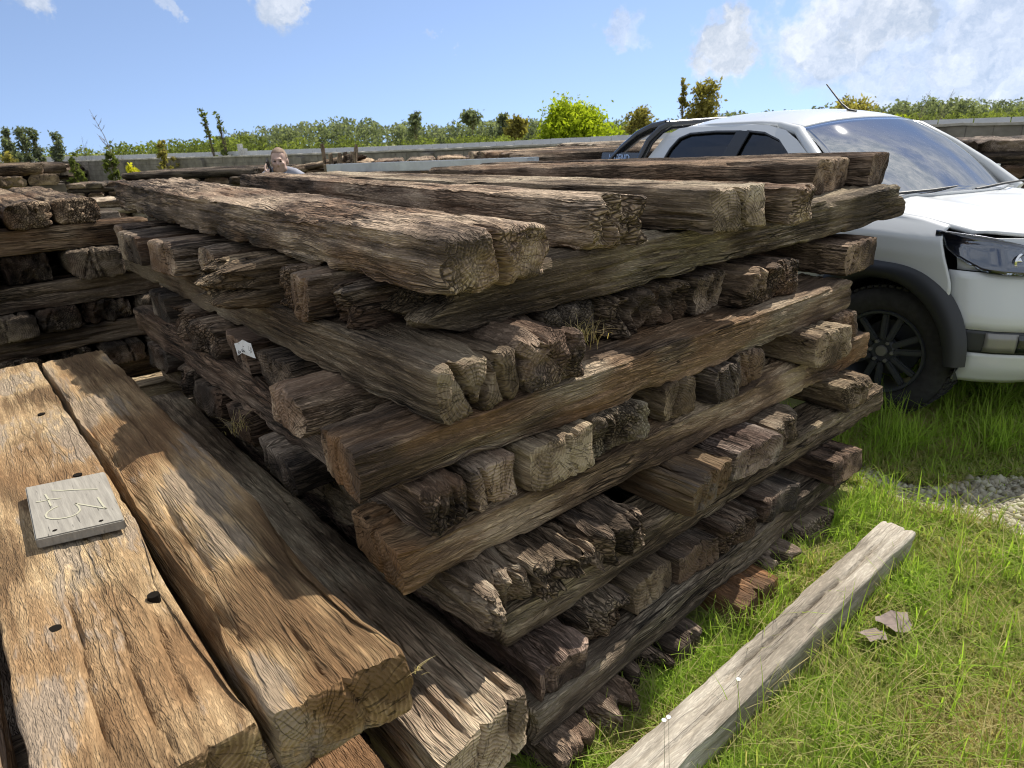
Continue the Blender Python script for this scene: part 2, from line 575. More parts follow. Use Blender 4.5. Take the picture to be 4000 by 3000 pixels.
def beam_mesh(L, wd, h, seed, N=56, dense=.35, step=.05, fine=.016, both=False, rough=.75, near='worn', far='worn', cracks=(), holes=(), K=9, taper=0., round_=.009, wanes=(), endsplit=()):
    rng = np.random.RandomState(seed)
    if both == 'all':
        xs = np.linspace(0, L, max(8, int(L / fine)))
    else:
        d1 = np.linspace(0, dense, max(4, int(dense / fine)), endpoint=False)
        if both:
            mid = np.linspace(dense, L - dense, max(3, int((L - 2 * dense) / step)), endpoint=False)
            xs = np.concatenate([d1, mid, L - d1[::-1]])
        else:
            xs = np.concatenate([d1, np.linspace(dense, L, max(3, int((L - dense) / step)))])
    xs[0], xs[-1] = 0, L
    M = len(xs)
    q = perim(wd, h, N, round_)
    X = np.repeat(xs[:, None], N, 1)
    Y = np.repeat(q[None, :, 0], M, 0).copy()
    Z = np.repeat(q[None, :, 1], M, 0).copy()
    ny, nz = q[None, :, 2], q[None, :, 3]
    o = rng.rand(3) * 50
    wy = (noise3(X * 3 + o[0], Y * 3, Z * 3, seed + 5) - .5) * .04
    rg = 1 - np.abs(2 * noise3(X * 1.7 + o[0], (Y + wy) * 34 + o[1], (Z + wy) * 34 + o[2], seed) - 1)
    rg2 = 1 - np.abs(2 * noise3(X * 3.1 + o[1], (Y + wy) * 62 + o[2], (Z + wy) * 62 + o[0], seed + 71) - 1)
    d = -(rg ** 4) * .013 * rough - (rg2 ** 3) * .006 * rough
    d = d + (fbm(X * 7 + o[1], Y * 15, Z * 15, seed + 1, 3) - .5) * .012 * rough
    d = d + (noise3(X * 1.6 + o[2], Y * 4, Z * 4, seed + 2) - .5) * .008 * rough
    cy = np.minimum(np.abs(Y - wd / 2), np.abs(Y + wd / 2))
    cz = np.minimum(np.abs(Z), np.abs(Z - h))
    cor = np.clip(1 - np.hypot(cy, cz) / .045, 0, 1)
    d = d - cor * np.maximum(0, fbm(X * 9, Y * 5, Z * 5, seed + 3, 3) - .50) * .085 * rough
    if not cracks and N > 50:
        cracks = [(rng.choice(list('ttlr')), rng.uniform(-.3, .3) * wd if True else 0, rng.uniform(-.1, .3), rng.uniform(.5, L), rng.uniform(.006, .010), rng.uniform(.012, .03)) for _ in range(4)]
        cracks = [(f_, p_ if f_ == 't' else abs(p_) / wd * h * 2.2 + .02, a_, b_, c_, d_) for f_, p_, a_, b_, c_, d_ in cracks]
    if not wanes:
        wanes = [(rng.choice([-1, 1]), rng.choice([0, 1]), 0, L * rng.uniform(.3, 1.), rng.uniform(.0, .022)) for _ in range(2)]
    for (sy, sz, x0, x1, dp) in wanes:
        dc = np.hypot(Y - sy * wd / 2, Z - sz * h)
        d = d - np.clip(1 - dc / .085, 0, 1) * dp * np.clip((X - x0) / .15 + .6, 0, 1) * np.clip((x1 - X) / .3, 0, 1) * (.35 + 1.3 * noise3(X * 2.3 + o[0], 0, sy + 5, seed + 61))
    for (face, pos, x0, x1, wdt, dep) in cracks:
        line = pos + (noise3(X * 4 + o[0], 0, 0, seed + 9) - .5) * .035
        env = np.clip((X - x0) / .06, 0, 1) * np.clip((x1 - X) / .12, 0, 1)
        if face in 'tb':
            dd = np.exp(-((Y - line) / wdt) ** 2) * (nz > .7 if face == 't' else nz < -.7)
        else:
            dd = np.exp(-((Z - line) / wdt) ** 2) * (ny > .7 if face == 'l' else ny < -.7)
        d = d - dd * env * dep
    for (hx, hy, hr, dep) in holes:
        rr = np.hypot(X - hx, (Y - hy))
        d = d - np.clip(1.5 - rr / hr, 0, 1) * dep * (nz > .7)
    d = d + .009 * rough
    Y += ny * d
    Z += nz * d
    # gentle wind along the length
    Y += .012 * rough * (noise3(X * .9 + o[1], 0, 3.3, seed + 7) - .5)
    ends_V, ends_Q = [], []

    skew = rng.uniform(-.13, .13, (6, 2))
    slits = [(rng.uniform(-.36, .36) * wd, rng.uniform(-.5, .5), rng.uniform(.004, .007), rng.uniform(.008, .028)) for _ in range(rng.randint(1, 4))]
    if endsplit:
        slits = list(endsplit)

    def prof(yy, zz, style, sd):
        amp, fy, fz, fine_ = ENDS[style]
        a = fbm(yy * fy + o[0], zz * fz + o[1], sd * 1.7, seed + 20, 2)
        r_ = amp * np.clip((a - .22) * 1.6, 0, 1.2)
        r_ = r_ + yy * skew[sd, 0] + (zz - h / 2) * skew[sd, 1]
        if style in ('torn', 'split', 'point'):
            st = noise3(yy * fy * 2.2, zz * fz * 2.2, sd, seed + 23)
            r_ = r_ * (.45 + .9 * st)
        if style == 'point':
            r_ = r_ + .28 * np.abs(zz - h * .35) / h
        for (y0, sl, wd_, dp) in slits:
            ln_ = y0 + sl * (zz - h / 2) + (noise3(zz * 22, 0, y0 * 9, seed + 33) - .5) * .02
            r_ = r_ + dp * np.exp(-((yy - ln_) / wd_) ** 2)
        e = np.maximum(np.abs(yy) / (wd / 2), np.abs(zz - h / 2) / (h / 2))
        r_ = r_ - {'cut': .002, 'worn': .008, 'knob': .008}.get(style, .03)
        r_ = r_ + fine_ * np.clip(e - .82, 0, 1) * 5 * (.3 + noise3(yy * 30, zz * 30, 2.2, seed + 28))
        return r_

    ell_n = .34 if near in ('torn', 'split', 'point') else .12
    ell_f = .34 if far in ('torn', 'split', 'point') else .12
    Rn = prof(Y, Z, near, 1)
    Rf = prof(Y, Z, far, 4)
    X2 = X + np.minimum(Rn, ell_n * .9) * np.clip(1 - X / ell_n, 0, 1) - np.minimum(Rf, ell_f * .9) * np.clip(1 - (L - X) / ell_f, 0, 1)
    for xx, tp in ((X, .055), (L - X, .055)):
        s = 1 - tp * .55 * np.exp(-xx / .010)
        Y *= s
        Z = h / 2 + (Z - h / 2) * s
    if taper:
        s = 1 - taper * np.clip(1 - X / .5, 0, 1) ** 1.5
        Z = h * .3 + (Z - h * .3) * s
    V = np.stack([X2, Y, Z], -1).reshape(-1, 3)
    i = np.arange(M - 1)[:, None] * N
    j = np.arange(N - 1)[None, :]
    j2 = j + 1
    Q = np.stack([i + j, i + j2, i + N + j2, i + N + j], -1).reshape(-1, 4)
    GU = np.stack([X + o[0], np.repeat(q[None, :, 4], M, 0) + o[1], X * 0], -1).reshape(-1, 3)
    allV, allQ, T = [V], [Q], []
    base = M * N
    nside = len(Q)
    for end, (row, style, sd, sgn) in enumerate(((0, near, 1, 1), (M - 1, far, 4, -1))):
        by, bz = Y[row], Z[row]
        my, mz = by[:-1].mean(), bz[:-1].mean()
        prev = row * N + np.arange(N)
        x_end = 0 if end == 0 else L
        spl = [(rng.rand() * 6.28, .012 + .03 * rng.rand(), .1 + .12 * rng.rand()) for _ in range(rng.randint(2, 5))]
        lim = .9 * (ell_n if end == 0 else ell_f)
        for k in range(1, K):
            s = 1 - k / K
            yy, zz = my + (by - my) * s, mz + (bz - mz) * s
            R = prof(yy, zz, style, sd)
            blk = (noise3(yy * 70, zz * 70, 1.5, seed + 31) - .5)
            ang = np.arctan2(zz - mz, yy - my)
            split = 0
            if style != 'cut':
                for (a0, dp, wd_) in spl:
                    dl = np.abs((ang - a0 - .25 * math.sin(k * 1.3) + math.pi) % (2 * math.pi) - math.pi)
                    split = split + dp * np.clip(1 - dl / wd_, 0, 1)
            xx = x_end + sgn * (np.minimum(R, lim) + blk * {'cut': .002, 'worn': .005, 'knob': .012}.get(style, .02) + split * (.5 if style in ('torn', 'split', 'point', 'knob') else 0))
            allV.append(np.stack([xx, yy, zz], -1))
            cur = base + np.arange(N)
            base += N
            if end == 0:
                allQ.append(np.stack([prev[:-1], cur[:-1], cur[1:], prev[1:]], -1))
            else:
                allQ.append(np.stack([prev[:-1], prev[1:], cur[1:], cur[:-1]], -1))
            prev = cur
        xc = allV[-1][:, 0].mean()
        allV.append(np.array([[xc, my, mz]]))
        cidx = np.full(N - 1, base)
        base += 1
        T.append(np.stack([prev[:-1], cidx, prev[1:]], -1) if end == 0 else np.stack([prev[:-1], prev[1:], cidx], -1))
    V = np.concatenate(allV)
    Q = np.concatenate(allQ)
    T = np.concatenate(T)
    knob_n, knob_f = (1. if near in ('knob', 'torn', 'split', 'point') else .06), (1. if far in ('knob', 'torn', 'split', 'point') else .06)
    GU = np.concatenate([GU, np.zeros((len(V) - len(GU), 3))])
    GU[M * N:, 2] = np.where(V[M * N:, 0] < L / 2, knob_n, knob_f)
    GU[:N, 2], GU[M * N - N:M * N, 2] = knob_n, knob_f
    x, y, z = V[:, 0], V[:, 1], V[:, 2]
    wr = np.stack([fbm(x * 3.2 + o[0], y * 7, z * 7, seed + 41, 4), fbm(x * 1.9 + o[1], y * 4, z * 4, seed + 45, 4), fbm(x * 2.6 + o[2], y * 8, z * 8, seed + 49, 3)], 1)
    wr = .5 + (wr - .5) * 1.5
    me = mesh_np('timber', V, Q, T, True)
    me.attributes.new('guv', 'FLOAT_VECTOR', 'POINT').data.foreach_set('vector', GU.astype(np.float32).reshape(-1))
    me.attributes.new('wear', 'FLOAT_VECTOR', 'POINT').data.foreach_set('vector', wr.astype(np.float32).reshape(-1))
    mi = np.zeros(len(Q) + len(T), np.int32)
    mi[nside:] = 1
    me.polygons.foreach_set('material_index', mi)
    me.set_sharp_from_angle(angle=rad(48))
    return me


YAW_A = math.atan2(AD[1], AD[0])
YAW_B = math.atan2(BD[1], BD[0])
SEED = [100]


def timber(name, pos, yaw, L, wd, h, mat, tone=(1, 1, 1), pitch=0., roll=0., label=None, group=None, cat='sleeper', **kw):
    SEED[0] += 1
    seed = kw.pop('seed', SEED[0])
    me = beam_mesh(L, wd, h, seed, **kw)
    for m_ in mat:
        me.materials.append(m_)
    o = link(name, me, None, None, tuple(float(x) for x in pos))
    o.rotation_euler = (roll, -pitch, yaw)
    o.color = (*tone, 1)
    tag(o, label, cat, group)
    return o


HERO = dict(N=108, both='all', fine=.015, K=15)
MID = dict(N=68, dense=.5, fine=.015, step=.06, K=11)
LOW = dict(N=44, dense=.3, fine=.024, step=.12, K=7)


def beamA(name, a, b0, b1, z0, z1, L, mat, yaw=0., pitch=0., **kw):
    """timber lying along A, its near end at a"""
    return timber(name, AB(a, (b0 + b1) / 2, z0), YAW_A + yaw, L, b1 - b0, z1 - z0, mat, pitch=pitch, **kw)


def beamB(name, b, a0, a1, z0, z1, L, mat, yaw=0., pitch=0., **kw):
    return timber(name, AB((a0 + a1) / 2, b, z0), YAW_B + yaw, L, a1 - a0, z1 - z0, mat, pitch=pitch, **kw)


ORD = ['', 'first', 'second', 'third', 'fourth', 'fifth', 'sixth', 'seventh', 'eighth', 'ninth', 'tenth', 'eleventh', 'twelfth']
# ------------------------------------------------------------------ the tall central stack (eleven criss-cross layers)
G1 = 'sleepers of the tall central stack'


def lab(desc, layer, i, side):
    ref = 'tan timbers' if side == 'A' else 'grassy side'
    return '%s sleeper, %s layer of the tall stack, %s from the %s' % (desc, ORD[layer], ORD[i], ref)


# top layer, laid along A, fanned out
T = [  # a, b0, b1, z0, z1, L, yaw, pitch, mat, desc, kw
    (1.325, .905, 1.285, 1.290, 1.442, 3.35, 0.006, .016, M_WOOD, 'knobbly split', dict(near='knob', cracks=(('t', -.005, 0, 3.2, .011, .035), ('r', .07, .3, 1.6, .008, .012), ('t', .07, 1.2, 3., .008, .012)), tone=(1.12, 1.04, .96), rough=1.15, endsplit=((-.012, .25, .012, .09),), **HERO)),
    (1.38, 1.52, 1.745, 1.318, 1.480, 3.25, -.03, .004, M_WOOD, 'torn-ended brown', dict(near='torn', cracks=(('t', .03, .5, 2.9, .010, .02),), tone=(1.08, 1.0, .92), **HERO)),
    (1.25, 1.945, 2.23, 1.328, 1.480, 3.2, .008, .0, M_GREY, 'pale grey', dict(near='worn', cracks=(('t', -.05, .05, .9, .03, .03), ('l', .06, 0, .5, .006, .012)), tone=(.92, .87, .80), **MID)),
    (1.14, 2.26, 2.41, 1.333, 1.466, 3.1, .01, .0, M_WOOD, 'narrow frayed', dict(near='knob', tone=(1.2, 1.1, 1.), **MID)),
    (1.52, 3.10, 3.55, 1.352, 1.510, 3.0, .035, -.018, M_WOOD, 'broad round-nosed', dict(near='worn', round_=.035, cracks=(('l', .06, .3, 1.5, .01, .02), ('t', .05, 0, 2.6, .012, .03)), tone=(.9, .8, .7), **MID)),
    (1.45, 3.56, 3.80, 1.358, 1.522, 3.0, .035, -.018, M_DARK, 'dark square-ended', dict(near='cut', round_=.028, tone=(.95, .85, .78), **MID)),
]
for i, (a, b0, b1, z0, z1, L, yw, pt, mt, desc, kw) in enumerate(T):
    beamA('timber_sleeper', a, b0, b1, z0, z1, L, mt, yaw=yw, pitch=pt, label=lab(desc, 1, i + 1, 'A'), group=G1, **kw)

# layer 2, along B: the long pointed one in front, then the ends on the left face
L2 = [  # b_end, a0, a1, z0, z1, L, mat, desc, kw
    (.90, 1.47, 1.75, 1.146, 1.298, 2.85, M_GREY, 'long grey pointed', dict(near='point', far='torn', pitch=.025, yaw=-.05, tone=(.72, .68, .6), cracks=(('r', .05, .1, 2.9, .007, .012), ('r', .10, .6, 2.2, .006, .012), ('r', .03, 1.2, 2.8, .006, .010)), rough=.9, **HERO)),
    (.86, 1.71, 1.86, 1.145, 1.272, 2.6, M_DARK, 'black splintered', dict(near='torn', tone=(1.1, 1.05, 1.0), **MID)),
    (.80, 1.88, 2.03, 1.145, 1.290, 2.6, M_WOOD, 'square grey-brown', dict(near='cut', tone=(.85, .8, .75), **MID)),
    (.83, 2.05, 2.20, 1.145, 1.292, 2.6, M_WOOD, 'dark hollow-ended', dict(near='torn', tone=(.75, .7, .65), **MID)),
    (.67, 2.27, 2.62, 1.147, 1.288, 2.8, M_GREY, 'pale splintered', dict(near='split', tone=(.95, .85, .7), rough=1.2, **MID)),
    (.80, 2.72, 2.92, 1.147, 1.288, 2.6, M_WOOD, 'plain brown', dict(near='cut', tone=(.9, .85, .8), **MID)),
    (.72, 3.05, 3.38, 1.148, 1.288, 2.6, M_WOOD, 'round-ended grey', dict(near='worn', round_=.04, tone=(1.05, 1.0, .95), **MID)),
    (.70, 3.52, 3.86, 1.150, 1.288, 2.6, M_DARK, 'dark square', dict(near='cut', tone=(1.2, 1.15, 1.1), **MID)),
    (.76, 3.98, 4.22, 1.152, 1.288, 2.6, M_DARK, 'dark worn', dict(near='cut', tone=(1.1, 1., .95), **LOW)),
]
L4 = [
    (.60, 1.255, 1.50, .862, 1.000, 2.5, M_RUST, 'rust-streaked square', dict(near='cut', far='worn', tone=(.98, .97, .95), rough=.8, cracks=(('t', .0, .0, .7, .008, .014), ('r', .04, .2, .8, .01, .008)), **HERO)),
    (.645, 1.70, 1.93, .865, .998, 2.5, M_WOOD, 'round pale-ended', dict(near='worn', round_=.04, tone=(1.15, 1.05, .95), **MID)),
    (.76, 2.05, 2.27, .865, .998, 2.5, M_DARK, 'plain dark', dict(near='cut', tone=(1.1, 1.05, 1.), **MID)),
    (.755, 2.38, 2.63, .865, 1.000, 2.5, M_DARK, 'paper-tagged dark', dict(near='cut', tone=(1.05, .95, .9), rough=.5, **MID)),
    (.71, 2.66, 2.95, .865, 1.003, 2.5, M_WOOD, 'knotty round-ended', dict(near='knob', round_=.045, tone=(1.1, 1., .9), **MID)),
    (.73, 3.02, 3.27, .865, 1.003, 2.5, M_WOOD, 'crumbling', dict(near='torn', tone=(.9, .85, .8), **MID)),
    (.75, 3.45, 3.75, .865, 1.003, 2.5, M_DARK, 'sooty', dict(near='worn', **LOW)),
]
L6 = [
    (.66, 1.222, 1.50, .602, .730, 2.62, M_RUST, 'orange-stained ribbed', dict(near='cut', far='worn', tone=(1.0, .95, .86), rough=.8, cracks=(('t', -.06, 0, 1., .007, .02), ('t', .0, 0, .6, .007, .02), ('t', .06, 0, .5, .007, .02), ('r', .05, .9, 2.3, .005, .012)), **HERO)),
    (.66, 1.84, 2.16, .604, .735, 2.5, M_DARK, 'dark heavy', dict(near='cut', round_=.03, tone=(1.25, 1.2, 1.15), **MID)),
    (.70, 2.36, 2.60, .604, .733, 2.5, M_WOOD, 'grass-tufted', dict(near='worn', tone=(.7, .65, .6), **MID)),
    (.69, 2.68, 2.96, .604, .733, 2.5, M_WOOD, 'weathered', dict(near='worn', tone=(.8, .75, .7), **MID)),
    (.70, 3.05, 3.30, .604, .733, 2.5, M_WOOD, 'lumpy', dict(near='torn', tone=(.75, .7, .65), **MID)),
    (.70, 3.5, 3.78, .604, .733, 2.5, M_DARK, 'shaded', dict(near='worn', **LOW)),
]
L8 = [
    (.885, 1.130, 1.30, .350, .472, 2.42, M_GREY, 'thin olive-grey', dict(near='cut', far='worn', tone=(.64, .58, .49), cracks=(('r', .07, .1, 2.3, .008, .016),), **HERO)),
    (.86, 2.3, 2.55, .350, .472, 2.4, M_DARK, 'hidden middle', LOW),
    (.86, 3.5, 3.75, .350, .472, 2.4, M_DARK, 'hidden rear', LOW),
]
L10 = [
    (.86, 1.00, 1.22, .112, .236, 2.1, M_GREY, 'long dark-grey', dict(near='worn', far='cut', yaw=.045, tone=(.55, .52, .48), cracks=(('r', .06, .1, 2., .006, .012), ('r', .03, .6, 1.9, .006, .012)), **HERO)),
    (.86, 2.3, 2.55, .112, .236, 2.3, M_DARK, 'hidden middle', LOW),
    (.86, 3.5, 3.75, .112, .236, 2.3, M_DARK, 'hidden rear', LOW),
]
for ly, tab in ((2, L2), (4, L4), (6, L6), (8, L8), (10, L10)):
    for i, (b, a0, a1, z0, z1, L, mt, desc, kw) in enumerate(tab):
        kw = dict(kw)
        beamB('timber_sleeper', b, a0, a1, z0, z1, L, mt, label=lab(desc, ly, i + 1, 'B'), group=G1, **kw)

L3 = [  # a_end, b0, b1, z0, z1, L, mat, desc, kw
    (1.245, .815, 1.085, 1.003, 1.148, 3.25, M_GREY, 'cracked flat-topped', dict(near='worn', round_=.014, endsplit=((-.015, -.3, .010, .07), (.05, .5, .008, .04), (-.07, .3, .008, .04)), cracks=(('t', -.02, 0, .35, .01, .03), ('r', .07, .2, 2.8, .008, .008)), tone=(.55, .5, .44), rough=.8, **HERO)),
    (1.24, 1.11, 1.33, 1.003, 1.150, 3.2, M_DARK, 'splintered black', dict(near='knob', tone=(1.2, 1.15, 1.1), rough=1.6, **dict(MID, N=96))),
    (1.44, 1.37, 1.60, 1.003, 1.150, 3.0, M_DARK, 'recessed dark', dict(near='knob', **MID)),
    (1.41, 1.62, 1.725, 1.003, 1.150, 3.0, M_DARK, 'narrow crumbly', dict(near='torn', tone=(1.2, 1.1, 1.), **MID)),
    (1.40, 1.735, 1.86, 1.003, 1.150, 3.0, M_WOOD, 'narrow brown', dict(near='torn', tone=(.8, .75, .7), **MID)),
    (1.40, 1.875, 2.05, 1.003, 1.150, 3.0, M_WOOD, 'frayed brown', dict(near='torn', tone=(.85, .78, .7), **MID)),
    (1.40, 2.07, 2.27, 1.003, 1.152, 3.0, M_WOOD, 'square-faced grey', dict(near='worn', tone=(.75, .7, .65), **MID)),
    (1.30, 2.285, 2.42, 1.003, 1.152, 3.0, M_WOOD, 'notched', dict(near='knob', round_=.03, tone=(.95, .85, .75), **MID)),
    (1.31, 2.43, 2.69, 1.003, 1.154, 3.0, M_WOOD, 'blocky brown', dict(near='knob', tone=(.9, .8, .72), **MID)),
    (1.28, 3.02, 3.36, 1.020, 1.160, 3.0, M_DARK, 'dark overhanging', dict(near='cut', tone=(1.2, 1.05, .95), **MID)),
]
L5 = [
    (1.20, .725, .86, .735, .866, 2.85, M_WOOD, 'crumbly-ended red-brown', dict(near='knob', tone=(.85, .77, .7), rough=.9, **dict(HERO, fine=.02, N=90))),
    (1.22, .885, 1.04, .735, .866, 2.9, M_WOOD, 'flaking brown', dict(near='worn', tone=(.95, .9, .85), **MID)),
    (1.20, 1.065, 1.32, .735, .866, 2.9, M_GREY, 'smooth pale-ended', dict(near='cut', tone=(.8, .73, .63), **MID)),
    (1.21, 1.33, 1.585, .735, .866, 2.9, M_GREY, 'rough mossy grey', dict(near='knob', tone=(.7, .68, .62), **MID)),
    (1.24, 1.70, 1.88, .735, .866, 2.9, M_GREY, 'square khaki', dict(near='cut', tone=(.72, .65, .55), **MID)),
    (1.21, 1.955, 2.12, .735, .866, 2.9, M_WOOD, 'charred', dict(near='cut', tone=(.75, .72, .7), **MID)),
    (1.24, 2.13, 2.33, .735, .866, 2.9, M_WOOD, 'cracked round', dict(near='worn', round_=.035, tone=(1.05, 1., .92), **MID)),
    (1.14, 2.56, 2.85, .735, .868, 2.9, M_GREY, 'clean tan-grey', dict(near='cut', round_=.022, tone=(.72, .64, .54), **MID)),
    (1.22, 2.90, 3.12, .735, .868, 2.9, M_WOOD, 'reddish last', dict(near='worn', round_=.03, tone=(.95, .85, .76), **MID)),
]
L7 = [
    (1.09, .79, .965, .474, .600, 2.9, M_GREY, 'fluted splintered', dict(near='torn', rough=1.9, tone=(.75, .7, .65), **dict(MID, N=96))),
    (1.05, .975, 1.16, .474, .600, 2.9, M_GREY, 'splayed frayed', dict(near='split', rough=1.9, tone=(.68, .62, .55), **dict(MID, N=96))),
    (1.06, 1.20, 1.42, .474, .600, 2.9, M_WOOD, 'rotten drooping', dict(near='torn', rough=1.9, tone=(.85, .78, .7), **dict(MID, N=96))),
    (1.07, 1.63, 1.89, .474, .602, 2.9, M_TAN, 'clean-cut tan', dict(near='cut', tone=(.52, .5, .5), **MID)),
    (1.08, 1.92, 2.20, .474, .602, 2.9, M_DARK, 'tarred', dict(near='cut', tone=(1.3, 1.3, 1.4), **MID)),
    (1.11, 2.22, 2.45, .474, .602, 2.9, M_GREY, 'grooved', dict(near='knob', tone=(.65, .6, .55), **MID)),
    (1.09, 2.79, 3.06, .474, .602, 2.9, M_GREY, 'stepped pale-topped', dict(near='knob', tone=(.8, .72, .6), **MID)),
]
L9 = [
    (1.01, .90, 1.10, .238, .349, 2.9, M_DARK, 'purple-black', dict(near='worn', tone=(1.2, 1.05, 1.05), **MID)),
    (1.06, 1.12, 1.33, .238, .349, 2.9, M_WOOD, 'ribbed brown', dict(near='torn', rough=1.6, tone=(.9, .85, .78), **MID)),
    (1.07, 1.35, 1.57, .238, .349, 2.9, M_GREY, 'grooved khaki', dict(near='cut', round_=.025, cracks=(('t', 0, 0, 2.5, .012, .03),), tone=(.62, .56, .48), **MID)),
    (1.06, 1.58, 1.81, .238, .349, 2.9, M_WOOD, 'smoky', dict(near='cut', tone=(.8, .78, .75), **MID)),
    (1.04, 1.82, 2.05, .238, .349, 2.9, M_WOOD, 'knobbly', dict(near='knob', tone=(.8, .78, .75), **MID)),
    (1.05, 2.10, 2.35, .238, .349, 2.9, M_DARK, 'shadowed', dict(near='worn', **MID)),
    (1.01, 2.58, 2.83, .238, .349, 2.9, M_DARK, 'dark protruding', dict(near='cut', tone=(1.2, 1., .9), **MID)),
]
L11 = [
    (.93, .90, 1.06, -.02, .111, 3., M_WOOD, 'dark bottom', dict(near='worn', tone=(.9, .85, .8), **MID)),
    (.95, 1.08, 1.25, -.02, .111, 3., M_WOOD, 'frayed bottom', dict(near='torn', rough=1.6, tone=(.95, .9, .85), **MID)),
    (.97, 1.28, 1.44, -.02, .111, 3., M_WOOD, 'furrowed bottom', dict(near='torn', rough=1.6, tone=(.95, .88, .8), **MID)),
    (.97, 1.46, 1.61, -.02, .111, 3., M_WOOD, 'stubby bottom', dict(near='worn', tone=(.9, .85, .8), **MID)),
    (.94, 1.80, 2.06, -.02, .111, 3., M_RUST, 'orange-ended bottom', dict(near='cut', tone=(1.15, .98, .82), **MID)),
    (.97, 2.09, 2.26, -.02, .111, 3., M_WOOD, 'weathered bottom', dict(near='torn', rough=1.5, tone=(1., .95, .9), **MID)),
    (1.01, 2.37, 2.63, -.02, .111, 3., M_GREY, 'silver-edged bottom', dict(near='knob', tone=(.75, .7, .65), **MID)),
]
for ly, tab in ((3, L3), (5, L5), (7, L7), (9, L9), (11, L11)):
    for i, (a, b0, b1, z0, z1, L, mt, desc, kw) in enumerate(tab):
        kw = dict(kw)
        beamA('timber_sleeper', a, b0, b1, z0, z1, L, mt, label=lab(desc, ly, i + 1, 'A'), group=G1, **kw)

# ------------------------------------------------------------------ the low stack of tan timbers the photographer leans over
G2 = 'timbers of the low tan stack'
FT = dict(HERO, N=116, fine=.013)
holes1 = []
for (x, y) in ((163, 1618), (304, 1856), (66, 1412), (215, 2458), (600, 2326)):
    a, b = ab(x, y, .76)
    holes1.append((a - .93, -(b - .058), .021, .10))
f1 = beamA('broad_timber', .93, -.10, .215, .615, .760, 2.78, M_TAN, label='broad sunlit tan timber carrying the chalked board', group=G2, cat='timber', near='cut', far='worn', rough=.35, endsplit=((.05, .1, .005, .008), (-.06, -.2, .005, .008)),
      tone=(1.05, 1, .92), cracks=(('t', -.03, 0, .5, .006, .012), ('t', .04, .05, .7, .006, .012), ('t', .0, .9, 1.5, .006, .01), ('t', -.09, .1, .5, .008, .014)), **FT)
M_HOLE_SHADE = plain('painted_hole_shade', (.012, .010, .008), .95, spec=.05)  # near-black plugs stand in for the shade inside the holes
for (hx, hy, _, _) in holes1:
    mb = MB()
    mb.tube([(hx, hy, .08), (hx, hy, .1475)], .0125, 12)
    mb.build('bolt_hole_shade', M_HOLE_SHADE, f1)
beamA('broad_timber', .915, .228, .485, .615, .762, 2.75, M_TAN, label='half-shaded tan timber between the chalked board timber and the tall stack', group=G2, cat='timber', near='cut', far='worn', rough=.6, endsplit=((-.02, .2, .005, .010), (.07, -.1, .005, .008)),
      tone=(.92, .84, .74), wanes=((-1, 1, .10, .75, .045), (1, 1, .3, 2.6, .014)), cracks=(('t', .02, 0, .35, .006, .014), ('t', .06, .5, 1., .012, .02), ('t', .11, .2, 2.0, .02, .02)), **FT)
beamA('broad_timber', 1.02, -.37, -.125, .615, .755, 2.7, M_TAN, label='tan timber showing a sliver beside the chalked board timber', group=G2, cat='timber', near='cut', tone=(1, .88, .78), **MID)
beamA('broad_timber', .945, .525, .825, .205, .402, 2.95, M_GREY, label='thick silver-grey timber with long splits below the tan timbers', group=G2, cat='timber', near='cut', far='cut', rough=.5, endsplit=((-.09, .1, .006, .03), (.02, -.1, .005, .02)),
      tone=(1.1, 1.02, .92), cracks=(('t', -.09, 0, 2.7, .007, .03), ('t', .02, 0, 2.2, .006, .022), ('t', .07, 0, .8, .006, .02), ('t', -.03, .0, .35, .005, .02)), **FT)
for i, a0 in enumerate((1.16, 3.1)):
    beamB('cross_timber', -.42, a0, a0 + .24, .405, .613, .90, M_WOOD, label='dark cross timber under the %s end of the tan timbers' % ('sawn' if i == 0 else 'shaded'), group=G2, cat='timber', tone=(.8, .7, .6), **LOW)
beamA('broad_timber', .97, .235, .455, .205, .400, 2.7, M_TAN, label='sunlit stub of timber deep between the tan and grey timbers', group=G2, cat='timber', near='worn', tone=(.9, .8, .75), **MID)
beamA('broad_timber', 1.0, -.35, -.05, .205, .400, 2.7, M_WOOD, label='hidden lower timber under the chalked board timber', group=G2, cat='timber', **LOW)
for i, a0 in enumerate((1.25, 3.3)):
    beamB('cross_timber', -.42, a0, a0 + .24, -.01, .203, 1.24, M_DARK, label='ground cross timber under the grey timber, %s end' % ('sawn' if i == 0 else 'shaded'), group=G2, cat='timber', **LOW)

